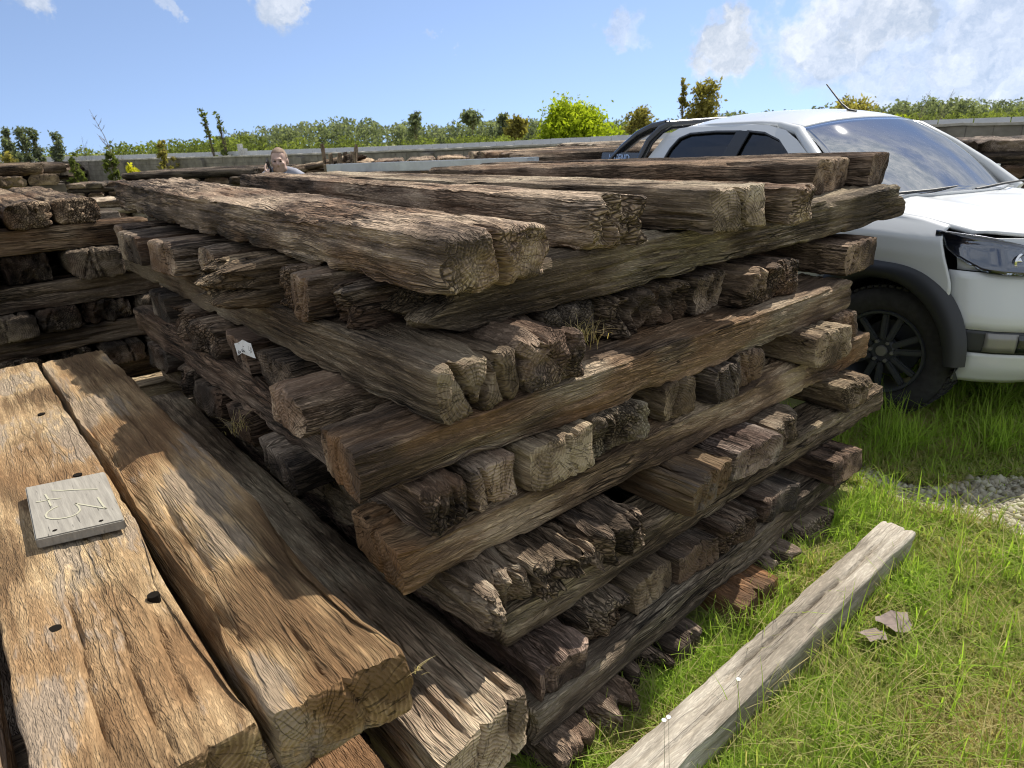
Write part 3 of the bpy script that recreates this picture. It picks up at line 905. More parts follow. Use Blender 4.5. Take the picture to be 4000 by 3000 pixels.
# ------------------------------------------------------------------ the stack beyond it, its end faces in shade
G3 = 'sleepers of the shaded stack beyond the tan timbers'
zl = [1.262, 1.122, .942, .795, .648, .525, .39, .26, .13, -.01]
zt = [1.410, 1.260, 1.120, .940, .793, .646, .523, .388, .258, .128]
ends = {0: [(-.62, -.40), (-.38, -.17), (-.15, .05), (.07, .30), (.32, .56), (.58, .82)], 2: [(-.5, -.25), (-.22, .0), (.03, .22), (.25, .49), (.56, .86), (.88, 1.12)],
        4: [(-.45, -.2), (-.17, .08), (.10, .33), (.345, .57), (.585, .86), (.885, 1.13)], 6: [(-.3, 0.), (.1, .32), (.35, .58), (.62, .86), (.9, 1.12)], 8: [(-.3, .0), (.1, .4), (.5, .8), (.84, 1.1)]}
for k in range(10):
    if k in ends:
        for i, (b0, b1) in enumerate(ends[k]):
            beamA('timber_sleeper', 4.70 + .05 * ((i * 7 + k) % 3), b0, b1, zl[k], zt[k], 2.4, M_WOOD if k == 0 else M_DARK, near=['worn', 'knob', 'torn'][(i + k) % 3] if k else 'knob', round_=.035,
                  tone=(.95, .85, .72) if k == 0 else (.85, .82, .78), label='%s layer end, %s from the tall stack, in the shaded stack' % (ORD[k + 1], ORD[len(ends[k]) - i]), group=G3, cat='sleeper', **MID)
    else:
        for i, a0 in enumerate((4.80, 5.6, 6.6)):
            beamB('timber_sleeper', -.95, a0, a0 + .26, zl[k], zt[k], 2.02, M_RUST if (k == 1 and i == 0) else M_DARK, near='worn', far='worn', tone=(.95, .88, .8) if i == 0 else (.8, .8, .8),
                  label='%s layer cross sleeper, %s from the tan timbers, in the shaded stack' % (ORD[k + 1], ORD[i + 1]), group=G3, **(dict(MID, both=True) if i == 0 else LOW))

beamB('timber_sleeper', .25, 4.33, 4.56, .20, .335, 1.0, M_GREY, near='worn', far='worn', tone=(1.15, 1.05, .85), label='short sunlit sleeper lying in the gap before the shaded stack', group=G3, **MID)
beamB('timber_sleeper', .20, 4.30, 4.58, -.01, .198, 1.1, M_DARK, label='dark sleeper under the short sunlit one before the shaded stack', group=G3, **LOW)

# ------------------------------------------------------------------ ground
mt, g = new_mat('turf_ground')
tc = g.n('ShaderNodeTexCoord')
P = tc.outputs['Object']
n1 = g.noise(P, 1.1, 6, .62)
n2 = g.noise(P, 9, 5, .6)
n3 = g.noise(P, 60, 4, .6)
colr = g.ramp(g.math('ADD', g.math('MULTIPLY', n1, .6), g.math('MULTIPLY', n2, .4)), ((.3, (.11, .15, .035)), (.5, (.19, .22, .06)), (.7, (.30, .27, .12))))
colr = g.mix(g.rng(n3, .4, .75), colr, (.30, .25, .14, 1))
b = g.n('ShaderNodeBsdfPrincipled')
g.set(b, 'Base Color', colr)
b.inputs['Roughness'].default_value = .95
b.inputs['Specular IOR Level'].default_value = .1
g.set(b, 'Normal', g.bump(g.math('ADD', n3, n2), .8, .03))
g.out(b.outputs[0])
M_TURF = mt
me = mesh_np('ground', [(-900, -200, 0), (900, -200, 0), (900, 1600, 0), (-900, 1600, 0)], [(0, 1, 2, 3)])
tag(link('ground', me, M_TURF), 'grassy yard ground reaching to the tree line', 'ground', None, 'structure')
# ------------------------------------------------------------------ boundary walls
W0, WD = np.array([-26., 35.3]), np.array([.829, -.559])
WN = np.array([.559, .829])          # away from the camera


def wall_hit(x, y, off=0.):
    """where a photo ray meets the vertical plane of the wall: (distance along it, height)"""
    d = ray(x, y)
    n = np.array([WN[0], WN[1], 0])
    P0 = np.array([W0[0] + WN[0] * off, W0[1] + WN[1] * off, 0])
    t = ((P0 - CAM) @ n) / (d @ n)
    P = CAM + d * t
    return float((P[:2] - P0[:2]) @ WD), float(P[2])


gp = sorted(wall_hit(x, y) for x, y in ((-300, 648), (0, 639), (452, 622), (995, 606), (1450, 590), (1895, 573), (2478, 547), (3000, 518), (3511, 488), (4000, 474), (4200, 466), (4700, 446)))
gp = [(gp[0][0] - 12, gp[0][1])] + gp + [(gp[-1][0] + 3, gp[-1][1])]
wp = sorted(wall_hit(x, y, 1.1) for x, y in ((-300, 622), (0, 617), (452, 606), (900, 592), (1450, 573), (1895, 556), (2478, 526), (3000, 498), (3511, 474), (4000, 455), (4200, 447), (4700, 427)))
wp = [(wp[0][0] - 12, wp[0][1])] + wp + [(wp[-1][0] + 3, wp[-1][1])]
gtop = lambda s: float(np.interp(s, [p[0] for p in gp], [p[1] for p in gp]))
wtop = lambda s: float(np.interp(s, [p[0] for p in wp], [p[1] for p in wp]))
M_WALL = plain('grey_block', (.20, .185, .165), rough=.95, noise=.35, nscale=3., spec=.1, bump=.4)
M_MORTAR = plain('grey_mortar', (.145, .135, .12), rough=.95, noise=.3, nscale=4., spec=.1)
M_WHITEP = plain('white_panel', (.60, .62, .64), rough=.8, noise=.12, nscale=3., spec=.2)
WYAW = math.atan2(WD[1], WD[0])
s0, s1 = gp[0][0], gp[-1][0]
gw = empty('block_wall', (W0[0], W0[1], 0), WYAW)
tag(gw, 'long grey concrete block wall along the back of the yard', 'wall')
mb = MB()
ss = np.linspace(s0, s1, 60)
V, Fs = [], []
for s in ss:
    h = gtop(s) - .03
    V += [(s, .02, -.1), (s, .16, -.1), (s, .16, h), (s, .02, h)]
for i in range(59):
    for k in range(4):
        Fs.append((4 * i + k, 4 * i + (k + 1) % 4, 4 * i + 4 + (k + 1) % 4, 4 * i + 4 + k))
mb.add(V, Fs + [(3, 2, 1, 0), tuple(59 * 4 + k for k in range(4))])
mb.build('mortar_core', M_MORTAR, gw)
mb = MB()
rw = random.Random(5)
for c in range(9):
    s = s0 + (.2 if c % 2 else 0)
    while s < s1 - .4:
        z0 = c * .195
        z1 = min(z0 + .183, gtop(s + .2) - .035)
        if z1 - z0 > .05:
            mb.box((s + .2, .055 + rw.uniform(-.006, .006), (z0 + z1) / 2), (.388, .09, z1 - z0))
        s += .4
tag(mb.build('block_courses', M_WALL, gw), kind='stuff')
mb = MB()
V, Fs = [], []
for i, s in enumerate(np.linspace(s0, s1, 300)):
    h = gtop(s) + rw.uniform(-.008, .008)
    V += [(s, -.02, h - .045), (s, .20, h - .045), (s, .19, h), (s, -.01, h)]
    if i:
        for k in range(4):
            Fs.append((4 * i - 4 + k, 4 * i - 4 + (k + 1) % 4, 4 * i + (k + 1) % 4, 4 * i + k))
mb.add(V, Fs)
mb.build('coping', plain('pale_mortar_cap', (.33, .31, .27), .95, noise=.3, nscale=5), gw)
s = s0 + 2
while s < s1:
    MB().box((s, -.06, gtop(s) / 2 - .06), (.38, .14, gtop(s) - .1)).build('buttress', M_WALL, gw)
    s += 5.2
ww = empty('white_wall', (W0[0] + WN[0] * 1.1, W0[1] + WN[1] * 1.1, 0), WYAW)
tag(ww, 'white panelled wall rising just behind the grey block wall', 'wall')
pm = MB().box((0, 0, 0), (.545, .10, 1), None, 0).build('panel', M_WHITEP, ww)
s = wp[0][0]
first = True
while s < wp[-1][0]:
    h = wtop(s + .28)
    o = pm if first else pm.copy()
    if not first:
        col.objects.link(o)
    first = False
    o.location = (s + .28, 0, h - .20 + rw.uniform(-.004, .004))
    o.scale = (1, 1, .40)
    if int(s * 10) % 3 == 0:
        o.rotation_euler = (0, 0, rw.uniform(-.01, .01))
    s += .565
mb = MB()
V, Fs = [], []
for i, s in enumerate(np.linspace(wp[0][0], wp[-1][0], 60)):
    h = wtop(s) - .41
    V += [(s, -.04, -.1), (s, .04, -.1), (s, .04, h), (s, -.04, h)]
    if i:
        for k in range(4):
            Fs.append((4 * i - 4 + k, 4 * i - 4 + (k + 1) % 4, 4 * i + (k + 1) % 4, 4 * i + k))
mb.add(V, Fs)
mb.build('lower_wall', M_WALL, ww)
for x, yt, yb in ((936, 562, 600), (955, 580, 600)):
    sA, zA = wall_hit(x, yt, .6)
    p = W0 + WN * .6 + WD * sA
    tag(MB().box((p[0], p[1], zA / 2), (.14, .14, zA), Matrix.Rotation(WYAW, 3, 'Z'), .01).build('concrete_post', plain('pale_concrete', (.5, .5, .48), .9, noise=.2), None),
        'pale concrete post standing behind the block wall, %s of the pair' % ('taller' if x == 936 else 'shorter'), 'post', 'posts behind the block wall')


# ------------------------------------------------------------------ foliage
def leafmat(name, c0, c1, c2):
    mt, g = new_mat(name)
    a = g.n('ShaderNodeAttribute', attribute_name='tint')
    cc = g.ramp(a.outputs['Fac'], ((0., c0), (.55, c1), (1., c2)))
    d = g.n('ShaderNodeBsdfDiffuse')
    g.set(d, 0, cc)
    t = g.n('ShaderNodeBsdfTranslucent')
    g.set(t, 0, g.mix(1., cc, (1.05, 1.12, .55, 1), 'MULTIPLY'))
    ms = g.n('ShaderNodeMixShader')
    ms.inputs[0].default_value = .55
    g.set(ms, 1, d.outputs[0])
    g.set(ms, 2, t.outputs[0])
    g.out(ms.outputs[0])
    return mt


M_LGREEN = leafmat('hazed_bush_leaves', (.065, .08, .035), (.135, .16, .055), (.24, .28, .075))  # greens dulled to paint distance haze into the leaves
M_LLIME = leafmat('lime_leaves', (.17, .23, .02), (.32, .39, .03), (.48, .52, .06))
M_LGUM = leafmat('hazed_gum_leaves', (.10, .12, .09), (.165, .19, .135), (.24, .26, .18))  # gum's own grey-green, lightened to paint in distance haze
M_LOLIVE = leafmat('olive_leaves', (.16, .145, .055), (.28, .245, .085), (.41, .34, .11))
M_LYELL = leafmat('yellow_leaves', (.40, .38, .03), (.62, .58, .05), (.78, .72, .10))
M_BARK = plain('bark', (.16, .13, .10), .95, noise=.4, nscale=12, spec=.1)
M_TWIG = plain('pale_twig', (.22, .19, .16), .95, noise=.3, nscale=12, spec=.1)
RS = np.random.RandomState(11)


def leaves(C, size, tint, aspect=2.):
    """leaf-sized quads with random orientation at points C"""
    n = len(C)
    u = RS.normal(size=(n, 3))
    u /= np.linalg.norm(u, axis=1)[:, None]
    v = np.cross(u, RS.normal(size=(n, 3)))
    v /= np.linalg.norm(v, axis=1)[:, None]
    s = (np.asarray(size) * RS.uniform(.6, 1.4, n))[:, None]
    u, v = u * s * .5 * aspect ** .5, v * s * .5 / aspect ** .5
    V = np.stack([C - u, C + v * .9, C + u, C - v], 1).reshape(-1, 3)
    Q = np.arange(4 * n).reshape(-1, 4)
    return V, Q, np.repeat(tint, 4)


def crown_pts(blobs, n):
    """points through the volume of lumpy clumps; more near each clump's surface"""
    w_ = np.array([b[3] ** 2 for b in blobs])
    k = RS.choice(len(blobs), n, p=w_ / w_.sum())
    B = np.array(blobs)[k]
    d = RS.normal(size=(n, 3))
    d /= np.linalg.norm(d, axis=1)[:, None]
    r = RS.uniform(.1, 1., n) ** .5 * np.where(RS.rand(n) < .25, 1.6, 1.)
    fl = np.array([1, 1, .72])
    P = B[:, :3] + d * fl * (B[:, 3] * r)[:, None]
    return P, np.clip(.45 + .4 * (RS.rand(n) - .5) + .3 * d[:, 2] * r, 0, 1)


def tree(name, base, H, W, mat, label, group=None, cat='tree', nclump=14, nleaf=1500, leaf=.12, style='round', lean=0., trunk=.05, bark=M_BARK):
    o = empty(name, (float(base[0]), float(base[1]), 0))
    tag(o, label, cat, group)
    rr = random.Random(int(abs(base[0]) * 100 + abs(base[1]) * 10 + H * 7))
    mb = MB()
    top = Vector((lean * H, 0, H * .93))
    spine = [Vector((lean * H * t ** 1.5 + rr.uniform(-.02, .02) * H * .5 * t, rr.uniform(-.02, .02) * H * t, H * .93 * t)) for t in (0, .25, .5, .75, 1)]
    mb.tube([p for p in spine], [trunk, trunk * .8, trunk * .6, trunk * .4, trunk * .15], 7)
    blobs = []
    for i in range(nclump * (3 if style in ('round', 'bush') else 5)):
        if style == 'round':
            t = rr.uniform(.38, .98)
            sp = W / 2 * math.sin(math.pi * min(1, (t - .22) / .82)) ** .6
        elif style == 'tall':
            t = rr.uniform(.32, 1.0)
            sp = W / 2 * (1.05 - t * .62)
        elif style == 'umbrella':
            t = rr.uniform(.72, .98)
            sp = W / 2 * (1.1 - (t - .72) * 2.2)
        else:
            t = rr.uniform(.05, .95)
            sp = W / 2 * math.sin(math.pi * min(1, .3 + t * .7)) ** .5
        an = rr.uniform(0, 6.283)
        q = sp * rr.uniform(.25, .95)
        c = Vector((lean * H * t ** 1.5 + q * math.cos(an), q * math.sin(an), H * t))
        j = Vector((lean * H * (t * .7) ** 1.5, 0, H * t * .7))
        mb.tube([j, (j + c) / 2 + Vector((0, 0, .03 * H)), c], [trunk * .35, trunk * .22, trunk * .08], 5)
        blobs.append((c.x, c.y, c.z, W * rr.choice((.03, .05, .07, .10, .13)) * rr.uniform(.8, 1.3) * (1.2 if style in ('round', 'bush') else 1.)))
    mb.build('trunk', bark, o, True)
    if nleaf:
        P, tint = crown_pts(blobs, int(nleaf * (1.3 if style == 'bush' else .6)))
        P = P + RS.normal(size=P.shape) * np.array([1, 1, 1.3]) * W * (.035 if style == 'bush' else .06)
        P[:, 2] = np.maximum(P[:, 2], .02)
        V, Q, tt = leaves(P, leaf, tint)
        link('crown', mesh_np('crown', V, Q, None, False, {'tint': tt}), mat, o)
    return o


def bare_tree(name, base, H, label, lean=.1, spread=.5, n=16, group=None, r0=.03):
    o = empty(name, (float(base[0]), float(base[1]), 0))
    tag(o, label, 'tree', group)
    rr = random.Random(int(abs(base[0]) * 77 + H * 31))
    mb = MB()
    mb.tube([(0, 0, 0), (lean * H * .15, 0, H * .35), (lean * H * .5, .02, H * .7), (lean * H, 0, H)], [r0, r0 * .75, r0 * .45, r0 * .12], 6)
    mb.build('trunk', M_TWIG, o, True)
    mb = MB()
    for i in range(n):
        t = rr.uniform(.3, .92)
        p = Vector((lean * H * t ** 1.6, 0, H * t))
        an = rr.choice((0, math.pi)) + rr.uniform(-.9, .9)
        L = H * rr.uniform(.12, .30) * (1.15 - t)  * 2.0 * spread
        e = p + Vector((math.cos(an) * L * .75, math.sin(an) * L * .75, L * rr.uniform(.6, 1.2)))
        mid = (p + e) / 2 + Vector((rr.uniform(-.05, .05), 0, -.04)) * L
        mb.tube([p, mid, e], [r0 * .35, r0 * .22, r0 * .06], 4)
        for k in range(2):
            q = p.lerp(e, rr.uniform(.4, .8))
            f = q + Vector((math.cos(an + rr.uniform(-1, 1)) * L * .35, 0, L * rr.uniform(.2, .5)))
            mb.tube([q, f], [r0 * .16, r0 * .05], 4)
    mb.build('branches', M_TWIG, o, True)
    return o


def height_at(x, ytop, Y):
    return float(at_y(x, ytop, Y)[2])


def place(x, ytop, Y):
    P = at_y(x, ytop, Y)
    return (P[0], P[1]), float(P[2])


# bush belt and gum wood beyond the wall: far masses nobody could count
def belt(name, prof, Y0, Y1, n, size, mat, label, lumps, zmin=.2, var=1.):
    xs = np.array([p[0] for p in prof], float)
    ys = np.array([p[1] for p in prof], float)
    cx = RS.uniform(xs[0], xs[-1], lumps)
    cY = RS.uniform(Y0, Y1, lumps)
    ctop = np.interp(cx, xs, ys) - (2 if size < .5 else 5) + RS.uniform(-14, 26, lumps) * np.where(RS.rand(lumps) < .35, .6, 1) * var
    P = np.array([at_y(x, y, Y) for x, y, Y in zip(cx, ctop, cY)])
    R = RS.uniform(.35, 1.35, lumps) * (1.3 if size < .5 else 2.6)
    k = RS.choice(lumps, n, p=R ** 2 / (R ** 2).sum())
    d = RS.normal(size=(n, 3))
    d /= np.linalg.norm(d, axis=1)[:, None]
    r = RS.uniform(.2, 1, n) ** .5
    C = P[k] + d * np.array([1, 1, .8]) * (R[k] * r)[:, None]
    C[:, 2] -= R[k] * (.75 if size < .5 else .3)
    low = RS.rand(n) < .35
    C[low, 2] = RS.uniform(zmin, 1., low.sum()) * np.maximum(C[low, 2], .3)
    C[:, 2] = np.maximum(C[:, 2], .05)
    hue = RS.rand(lumps)[k] * .5
    tint = np.clip(.15 + hue + .25 * RS.rand(n) + .18 * d[:, 2], 0, 1)
    V, Q, tt = leaves(C, size, tint, 1.6)
    tag(link(name, mesh_np(name, V, Q, None, False, {'tint': tt}), mat), label, 'trees', None, 'stuff')


belt('gum_wood', ((850, 560), (1000, 541), (1100, 522), (1200, 508), (1350, 492), (1500, 500), (1650, 508), (1800, 505), (1950, 492), (2100, 505), (2400, 500), (2700, 490), (3000, 470), (3300, 452), (3500, 432), (3700, 416), (3900, 420), (4150, 424), (4500, 415), (5300, 395)),
     150, 200, 60000, .65, M_LGUM, 'grey-green gum trees forming a distant wood behind the bushes', 560, var=1.5)
belt('bush_belt', ((-500, 608), (0, 604), (250, 600), (430, 578), (650, 560), (900, 548), (1100, 566), (1300, 562), (1600, 560), (1900, 540), (2100, 540), (2500, 515), (3000, 492), (3400, 470), (3700, 456), (4000, 448), (4500, 440), (5300, 415)),
     62, 90, 120000, .24, M_LGREEN, 'dense green bushes in a belt beyond the white wall', 820, var=2.1)

FT_ = 'trees beyond the white wall'
for (x, yt, Y, wpx, mat, style, ncl, nl, lf, desc) in (
        (1618, 436, 120, 70, M_LGUM, 'tall', 12, 500, .55, 'thin sparse gum tree poking above the distant wood'),
        (1842, 438, 125, 95, M_LGUM, 'umbrella', 10, 900, .6, 'umbrella-topped gum tree above the distant wood'),
        (1965, 448, 110, 60, M_LGUM, 'tall', 10, 900, .5, 'tall grey gum tree beside the umbrella-topped one'),
        (2015, 462, 95, 80, M_LOLIVE, 'round', 14, 1500, .5, 'brownish round tree between the gum and lime trees'),
        (2240, 424, 62, 310, M_LLIME, 'bush', 44, 9000, .26, 'bright lime-green spreading tree above the white wall'),
        (2502, 432, 70, 120, M_LOLIVE, 'round', 16, 2600, .28, 'drooping olive tree between the lime tree and the pickup'),
        (2672, 314, 62, 50, M_LOLIVE, 'tall', 8, 700, .25, 'very thin tall tree behind the pickup cab'),
        (2752, 335, 62, 150, M_LOLIVE, 'round', 20, 4200, .26, 'dense golden-brown tree behind the pickup cab'),
        (3200, 432, 80, 90, M_LGUM, 'umbrella', 8, 700, .35, 'low flat-topped dark tree behind the pickup aerial'),
        (3345, 408, 78, 190, M_LOLIVE, 'umbrella', 14, 1500, .35, 'flat-topped olive tree behind the windscreen'),
        (3512, 450, 60, 70, M_LLIME, 'bush', 12, 1200, .26, 'small round lime bush at the wall beyond the windscreen')):
    (bx, by), H = place(x, yt, Y)
    tree('far_tree', (bx, by), H, wpx / 2772 * Y, mat, desc, FT_, 'tree', ncl, nl, lf, style, trunk=.03 * H / 2)
FS_ = 'young trees at the block wall'
for (x, yt, Y, wpx, lean, desc) in ((10, 545, 31, 70, .05, 'young gum at the very end of the block wall row'), (42, 506, 31.5, 55, -.10, 'leaning young gum by the block wall'), (72, 494, 30.5, 75, .02, 'bushy young gum, tallest by the block wall'),
                                    (130, 498, 31, 65, -.06, 'young gum with a bent tip by the block wall'), (203, 524, 30.5, 75, .05, 'young reddish gum by the block wall'), (30, 600, 29.5, 80, 0, 'low yellowish shrub under the young gums')):
    (bx, by), H = place(x, yt, Y)
    tree('young_gum', (bx, by), H, wpx / 2772 * Y, M_LGUM if 'yellow' not in desc else M_LOLIVE, desc, FS_, 'tree', 16, 1500, .11, 'tall', lean, .03)
for (x, yt, Y, wpx, desc) in ((782, 420, 25.5, 44, 'slender sapling with small leaves, taller of the pair at the wall'), (836, 434, 25.5, 52, 'slender sapling with small leaves, shorter of the pair at the wall')):
    (bx, by), H = place(x, yt, Y)
    tree('slender_sapling', (bx + .25, by), H, wpx / 2772 * Y, M_LGREEN, desc, 'saplings at the wall', 'tree', 14, 330, .10, 'tall', -.07, .022)
for (x, yt, Y, wpx, mat, desc) in ((632, 535, 25.5, 70, M_LOLIVE, 'yellowish bushy sapling behind the block wall'), (280, 588, 28, 55, M_LGREEN, 'small green shrub behind the far plank stack'), (425, 588, 26.5, 60, M_LGREEN, 'leafy green shrub beside the bare tree'),
                                   (518, 640, 20, 85, M_LYELL, 'bright yellow shrub in front of the block wall'), (130, 676, 27, 70, M_LOLIVE, 'pale low shrub on the grass before the block wall')):
    (bx, by), H = place(x, yt, Y)
    tree('shrub', (bx, by), H, wpx / 2772 * Y * 1.15, mat, desc, 'shrubs along the block wall', 'shrub', 16, 800, .10, 'bush', 0, .015)
(bx, by), H = place(455, 600, 27.5)
bare_tree('bare_tree', (bx, by), height_at(400, 424, 27.5), 'leafless leaning young tree behind the block wall', lean=-.20, spread=.42, n=20)
for x, yt, h0 in ((310, 520, 'thin leafless twigs behind the far plank stack'), (400, 535, 'thin leafless twigs beside the bare tree')):
    (bx, by), H = place(x, yt, 29)
    bare_tree('bare_sapling', (bx, by), H, h0, .02, .7, 14, 'leafless saplings', .012)
for x, yt, ln, ds in ((3570, 372, .10, 'shortest'), (3640, 352, .16, 'middle'), (3720, 348, .22, 'longest')):
    (bx, by), H = place(x - 40, yt, 45)
    bare_tree('bare_sapling', (bx, by), H, '%s of the wind-bent leafless saplings beyond the pickup' % ds, ln, .5, 16, 'leafless saplings', .03)

# ------------------------------------------------------------------ stacks and heaps further back in the yard
FAR = []
for i in range(6):
    me = beam_mesh(2.6, .24, .14, 900 + i, N=24, dense=.3, fine=.06, step=.16, both=True, near=['worn', 'knob', 'torn'][i % 3], far=['knob', 'torn', 'worn'][i % 3], K=5, rough=1.6, round_=.03)
    FAR.append(me)
FARM = {}


def far_beam(name, P, yaw, L, wd, h, mat, tone, label, group, pitch=0., roll=0., cat='sleeper'):
    SEED[0] += 1
    key = (SEED[0] % 6, mat[0].name)
    if key not in FARM:
        me = FAR[key[0]].copy()
        for m_ in mat:
            me.materials.append(m_)
        FARM[key] = me
    o = bpy.data.objects.new(name, FARM[key])
    col.objects.link(o)
    o.location = tuple(float(v) for v in P)
    o.rotation_euler = (roll, -pitch, yaw)
    o.scale = (L / 2.6, wd / .24, h / .14)
    o.color = (*tone, 1)
    tag(o, label, cat, group)
    return o


HID = [[], [], 0]


def far_stack(cx, cy, yaw, Lx, Ly, layers, h, mat, tones, desc, where, ref, group, nper=5, seed=1, name='timber_sleeper', show=4):
    """criss-cross stack with centre (cx,cy); layer 0 lies along yaw. Sleepers that show are things, the buried ones join one mesh"""
    rr = random.Random(seed)
    ux, uy = np.array([math.cos(yaw), math.sin(yaw), 0]), np.array([-math.sin(yaw), math.cos(yaw), 0])
    view = np.array([cx, cy, 0]) / math.hypot(cx, cy)
    for k in range(layers):
        z = k * h
        along, L, across, S, yw = (ux, Lx, uy, Ly, yaw) if k % 2 == 0 else (uy, Ly, ux, Lx, yaw + math.pi / 2)
        n = nper if k > 0 else 3
        front = 0 if across @ view > 0 else n - 1
        facing = abs(across @ view) > .5                      # a long side faces the yard: only its front sleeper shows
        for i in range(n):
            wd = S / n * rr.uniform(.72, .98)
            c = np.array([cx, cy, z]) + across * ((i + .5) / n - .5) * S - along * (L / 2 + rr.uniform(-.14, .14))
            t = rr.choice(tones)
            yy, LL, hh, mm = yw + rr.uniform(-.03, .03), L * rr.uniform(.94, 1.04), h * rr.uniform(.92, 1.0), (mat if rr.random() < .8 else M_WOOD)
            if k >= layers - show and (not facing or i == front or (k == layers - 1 and show > 1)):
                far_beam(name, c, yy, LL, wd, hh, mm, t, '%s, %s layer down, %s from the %s, %s' % (desc, ORD[layers - k], ORD[i + 1], ref, where), group)
            else:
                b_ = MB().box((LL / 2, 0, hh / 2), (LL, wd, hh), None)
                M_ = Matrix.Rotation(yy, 3, 'Z')
                HID[0] += [tuple((M_ @ Vector(v)) + Vector(c)) for v in b_.v]
                HID[1] += [tuple(j + HID[2] for j in f) for f in b_.f]
                HID[2] += len(b_.v)


DK = [(.6, .6, .6), (.75, .7, .66), (.5, .5, .5), (.95, .9, .85)]
PL = [(1, 1, 1), (1.15, 1.1, 1.05), (.85, .8, .75)]
P = at_y(207, 740, 29.5)
far_stack(P[0], P[1], WYAW + .25, 2.7, 2.2, 9, .142, M_DARK, DK, 'dark sleeper', 'tall wall-side stack', 'wall', 'far stack by the block wall', 5, 3, show=8)
P = at_y(30, 700, 9.6)
far_stack(P[0] - .75, P[1], YAW_B, 2.2, 2.2, 11, .142, M_WOOD, [(.65, .58, .5), (.5, .46, .42), (.75, .68, .58)], 'brown sleeper', 'stack behind the shaded one', 'wall', 'stack beyond the shaded one', 6, 8, show=2)
P = at_y(330, 760, 14.5)
far_stack(P[0], P[1], .12, 3.4, 1.5, 6, .125, M_GREY, PL, 'pale timber', 'low plank stack', 'wall', 'low pale plank stack', 5, 12, 'plank', show=3)
P = at_y(430, 690, 19)
far_stack(P[0], P[1], .3, 1.9, 1.5, 8, .115, M_DARK, DK, 'dark offcut', 'heap by yellow shrub', 'wall', 'small dark heap', 4, 15, 'offcut', show=3)
P = at_y(820, 650, 15)
far_stack(P[0], P[1], -.10, 2.9, 2.0, 9, .140, M_DARK, DK, 'dark sleeper', 'loose stack behind the man', 'wall', 'loose stack behind the man', 5, 21, show=3)
P = at_y(1640, 640, 12.2)
far_stack(P[0], P[1], .12, 2.7, 2.0, 10, .138, M_DARK, [(1.5, 1.4, 1.25), (1.2, 1.1, 1.), (2.0, 1.8, 1.5)], 'weathered sleeper', 'stack behind the channel', 'wall', 'stack behind the steel channel', 5, 26, show=4)
P = at_y(2330, 610, 9.2)
far_stack(P[0], P[1], .30, 2.9, 2.1, 11, .136, M_DARK, [(1.5, 1.4, 1.25), (1.2, 1.1, 1.), (2., 1.8, 1.5)], 'thick sleeper', 'stack by the pickup tray', 'wall', 'stack beside the pickup tray', 5, 31, show=3)
P = at_y(2560, 600, 11.2)
far_stack(P[0] + .2, P[1] + 1., .28, 3., 2.1, 11, .138, M_GREY, PL, 'pale sleeper', 'stack past the sports bar', 'wall', 'stack past the sports bar', 5, 33, show=3)
P = at_y(3960, 620, 8.6)
far_stack(P[0] + .25, P[1] + .4, -.42, 3.2, 2.2, 10, .142, M_DARK, [(.7, .66, .66), (.5, .5, .5), (.8, .75, .72)], 'dark sleeper', 'stack beyond the windscreen', 'wall', 'stack beyond the windscreen', 6, 41, show=6)
# heap of splintered uprights and loose planks
rr = random.Random(77)
P0 = at_y(1340, 668, 11.)
for i in range(11):
    px = 1283 + i * 11.5 + rr.uniform(-6, 6)
    P = at_y(px, 668, 11 + rr.uniform(-.3, .3))
    top = [575, 612, 600, 628, 578, 640, 610, 588, 630, 615, 600][i]
    zt_ = float(at_y(px, top, 11)[2])
    far_beam('splintered_plank', (P[0], P[1], .2), rr.uniform(-.4, .4), (zt_ - .2) * rr.uniform(.98, 1.05), rr.uniform(.05, .14), rr.uniform(.03, .06), M_GREY if i % 3 else M_DARK, (1.1, 1., .9),
             '%s splintered plank from the man in the upright scrap' % ORD[i + 1], 'scrap heap uprights', rad(90) + rr.uniform(-.24, .24), rr.uniform(-1, 1), 'plank')
for i in range(12):
    px = 1150 + i * 14 + rr.uniform(-8, 8)
    P = at_y(px, 655 + (i % 4) * 9, 12.5 + rr.uniform(-.5, .5))
    far_beam('loose_plank', (P[0] - .4, P[1], P[2] - .05), rr.uniform(-.5, .5), rr.uniform(.9, 1.6), rr.uniform(.10, .2), rr.uniform(.04, .08), M_GREY if i % 2 else M_DARK, (1.1, 1., .9),
             '%s loose plank from the man askew on the scrap heap' % ORD[i + 1], 'scrap heap planks', rr.uniform(-.25, .25), rr.uniform(-.4, .4), 'plank')
P = at_y(1240, 660, 12.8)
far_stack(P[0], P[1] + .3, .2, 2.2, 1.4, 9, .125, M_DARK, DK, 'dark sleeper', 'base of the scrap heap', 'wall', 'base of the scrap heap', 4, 51, show=2)

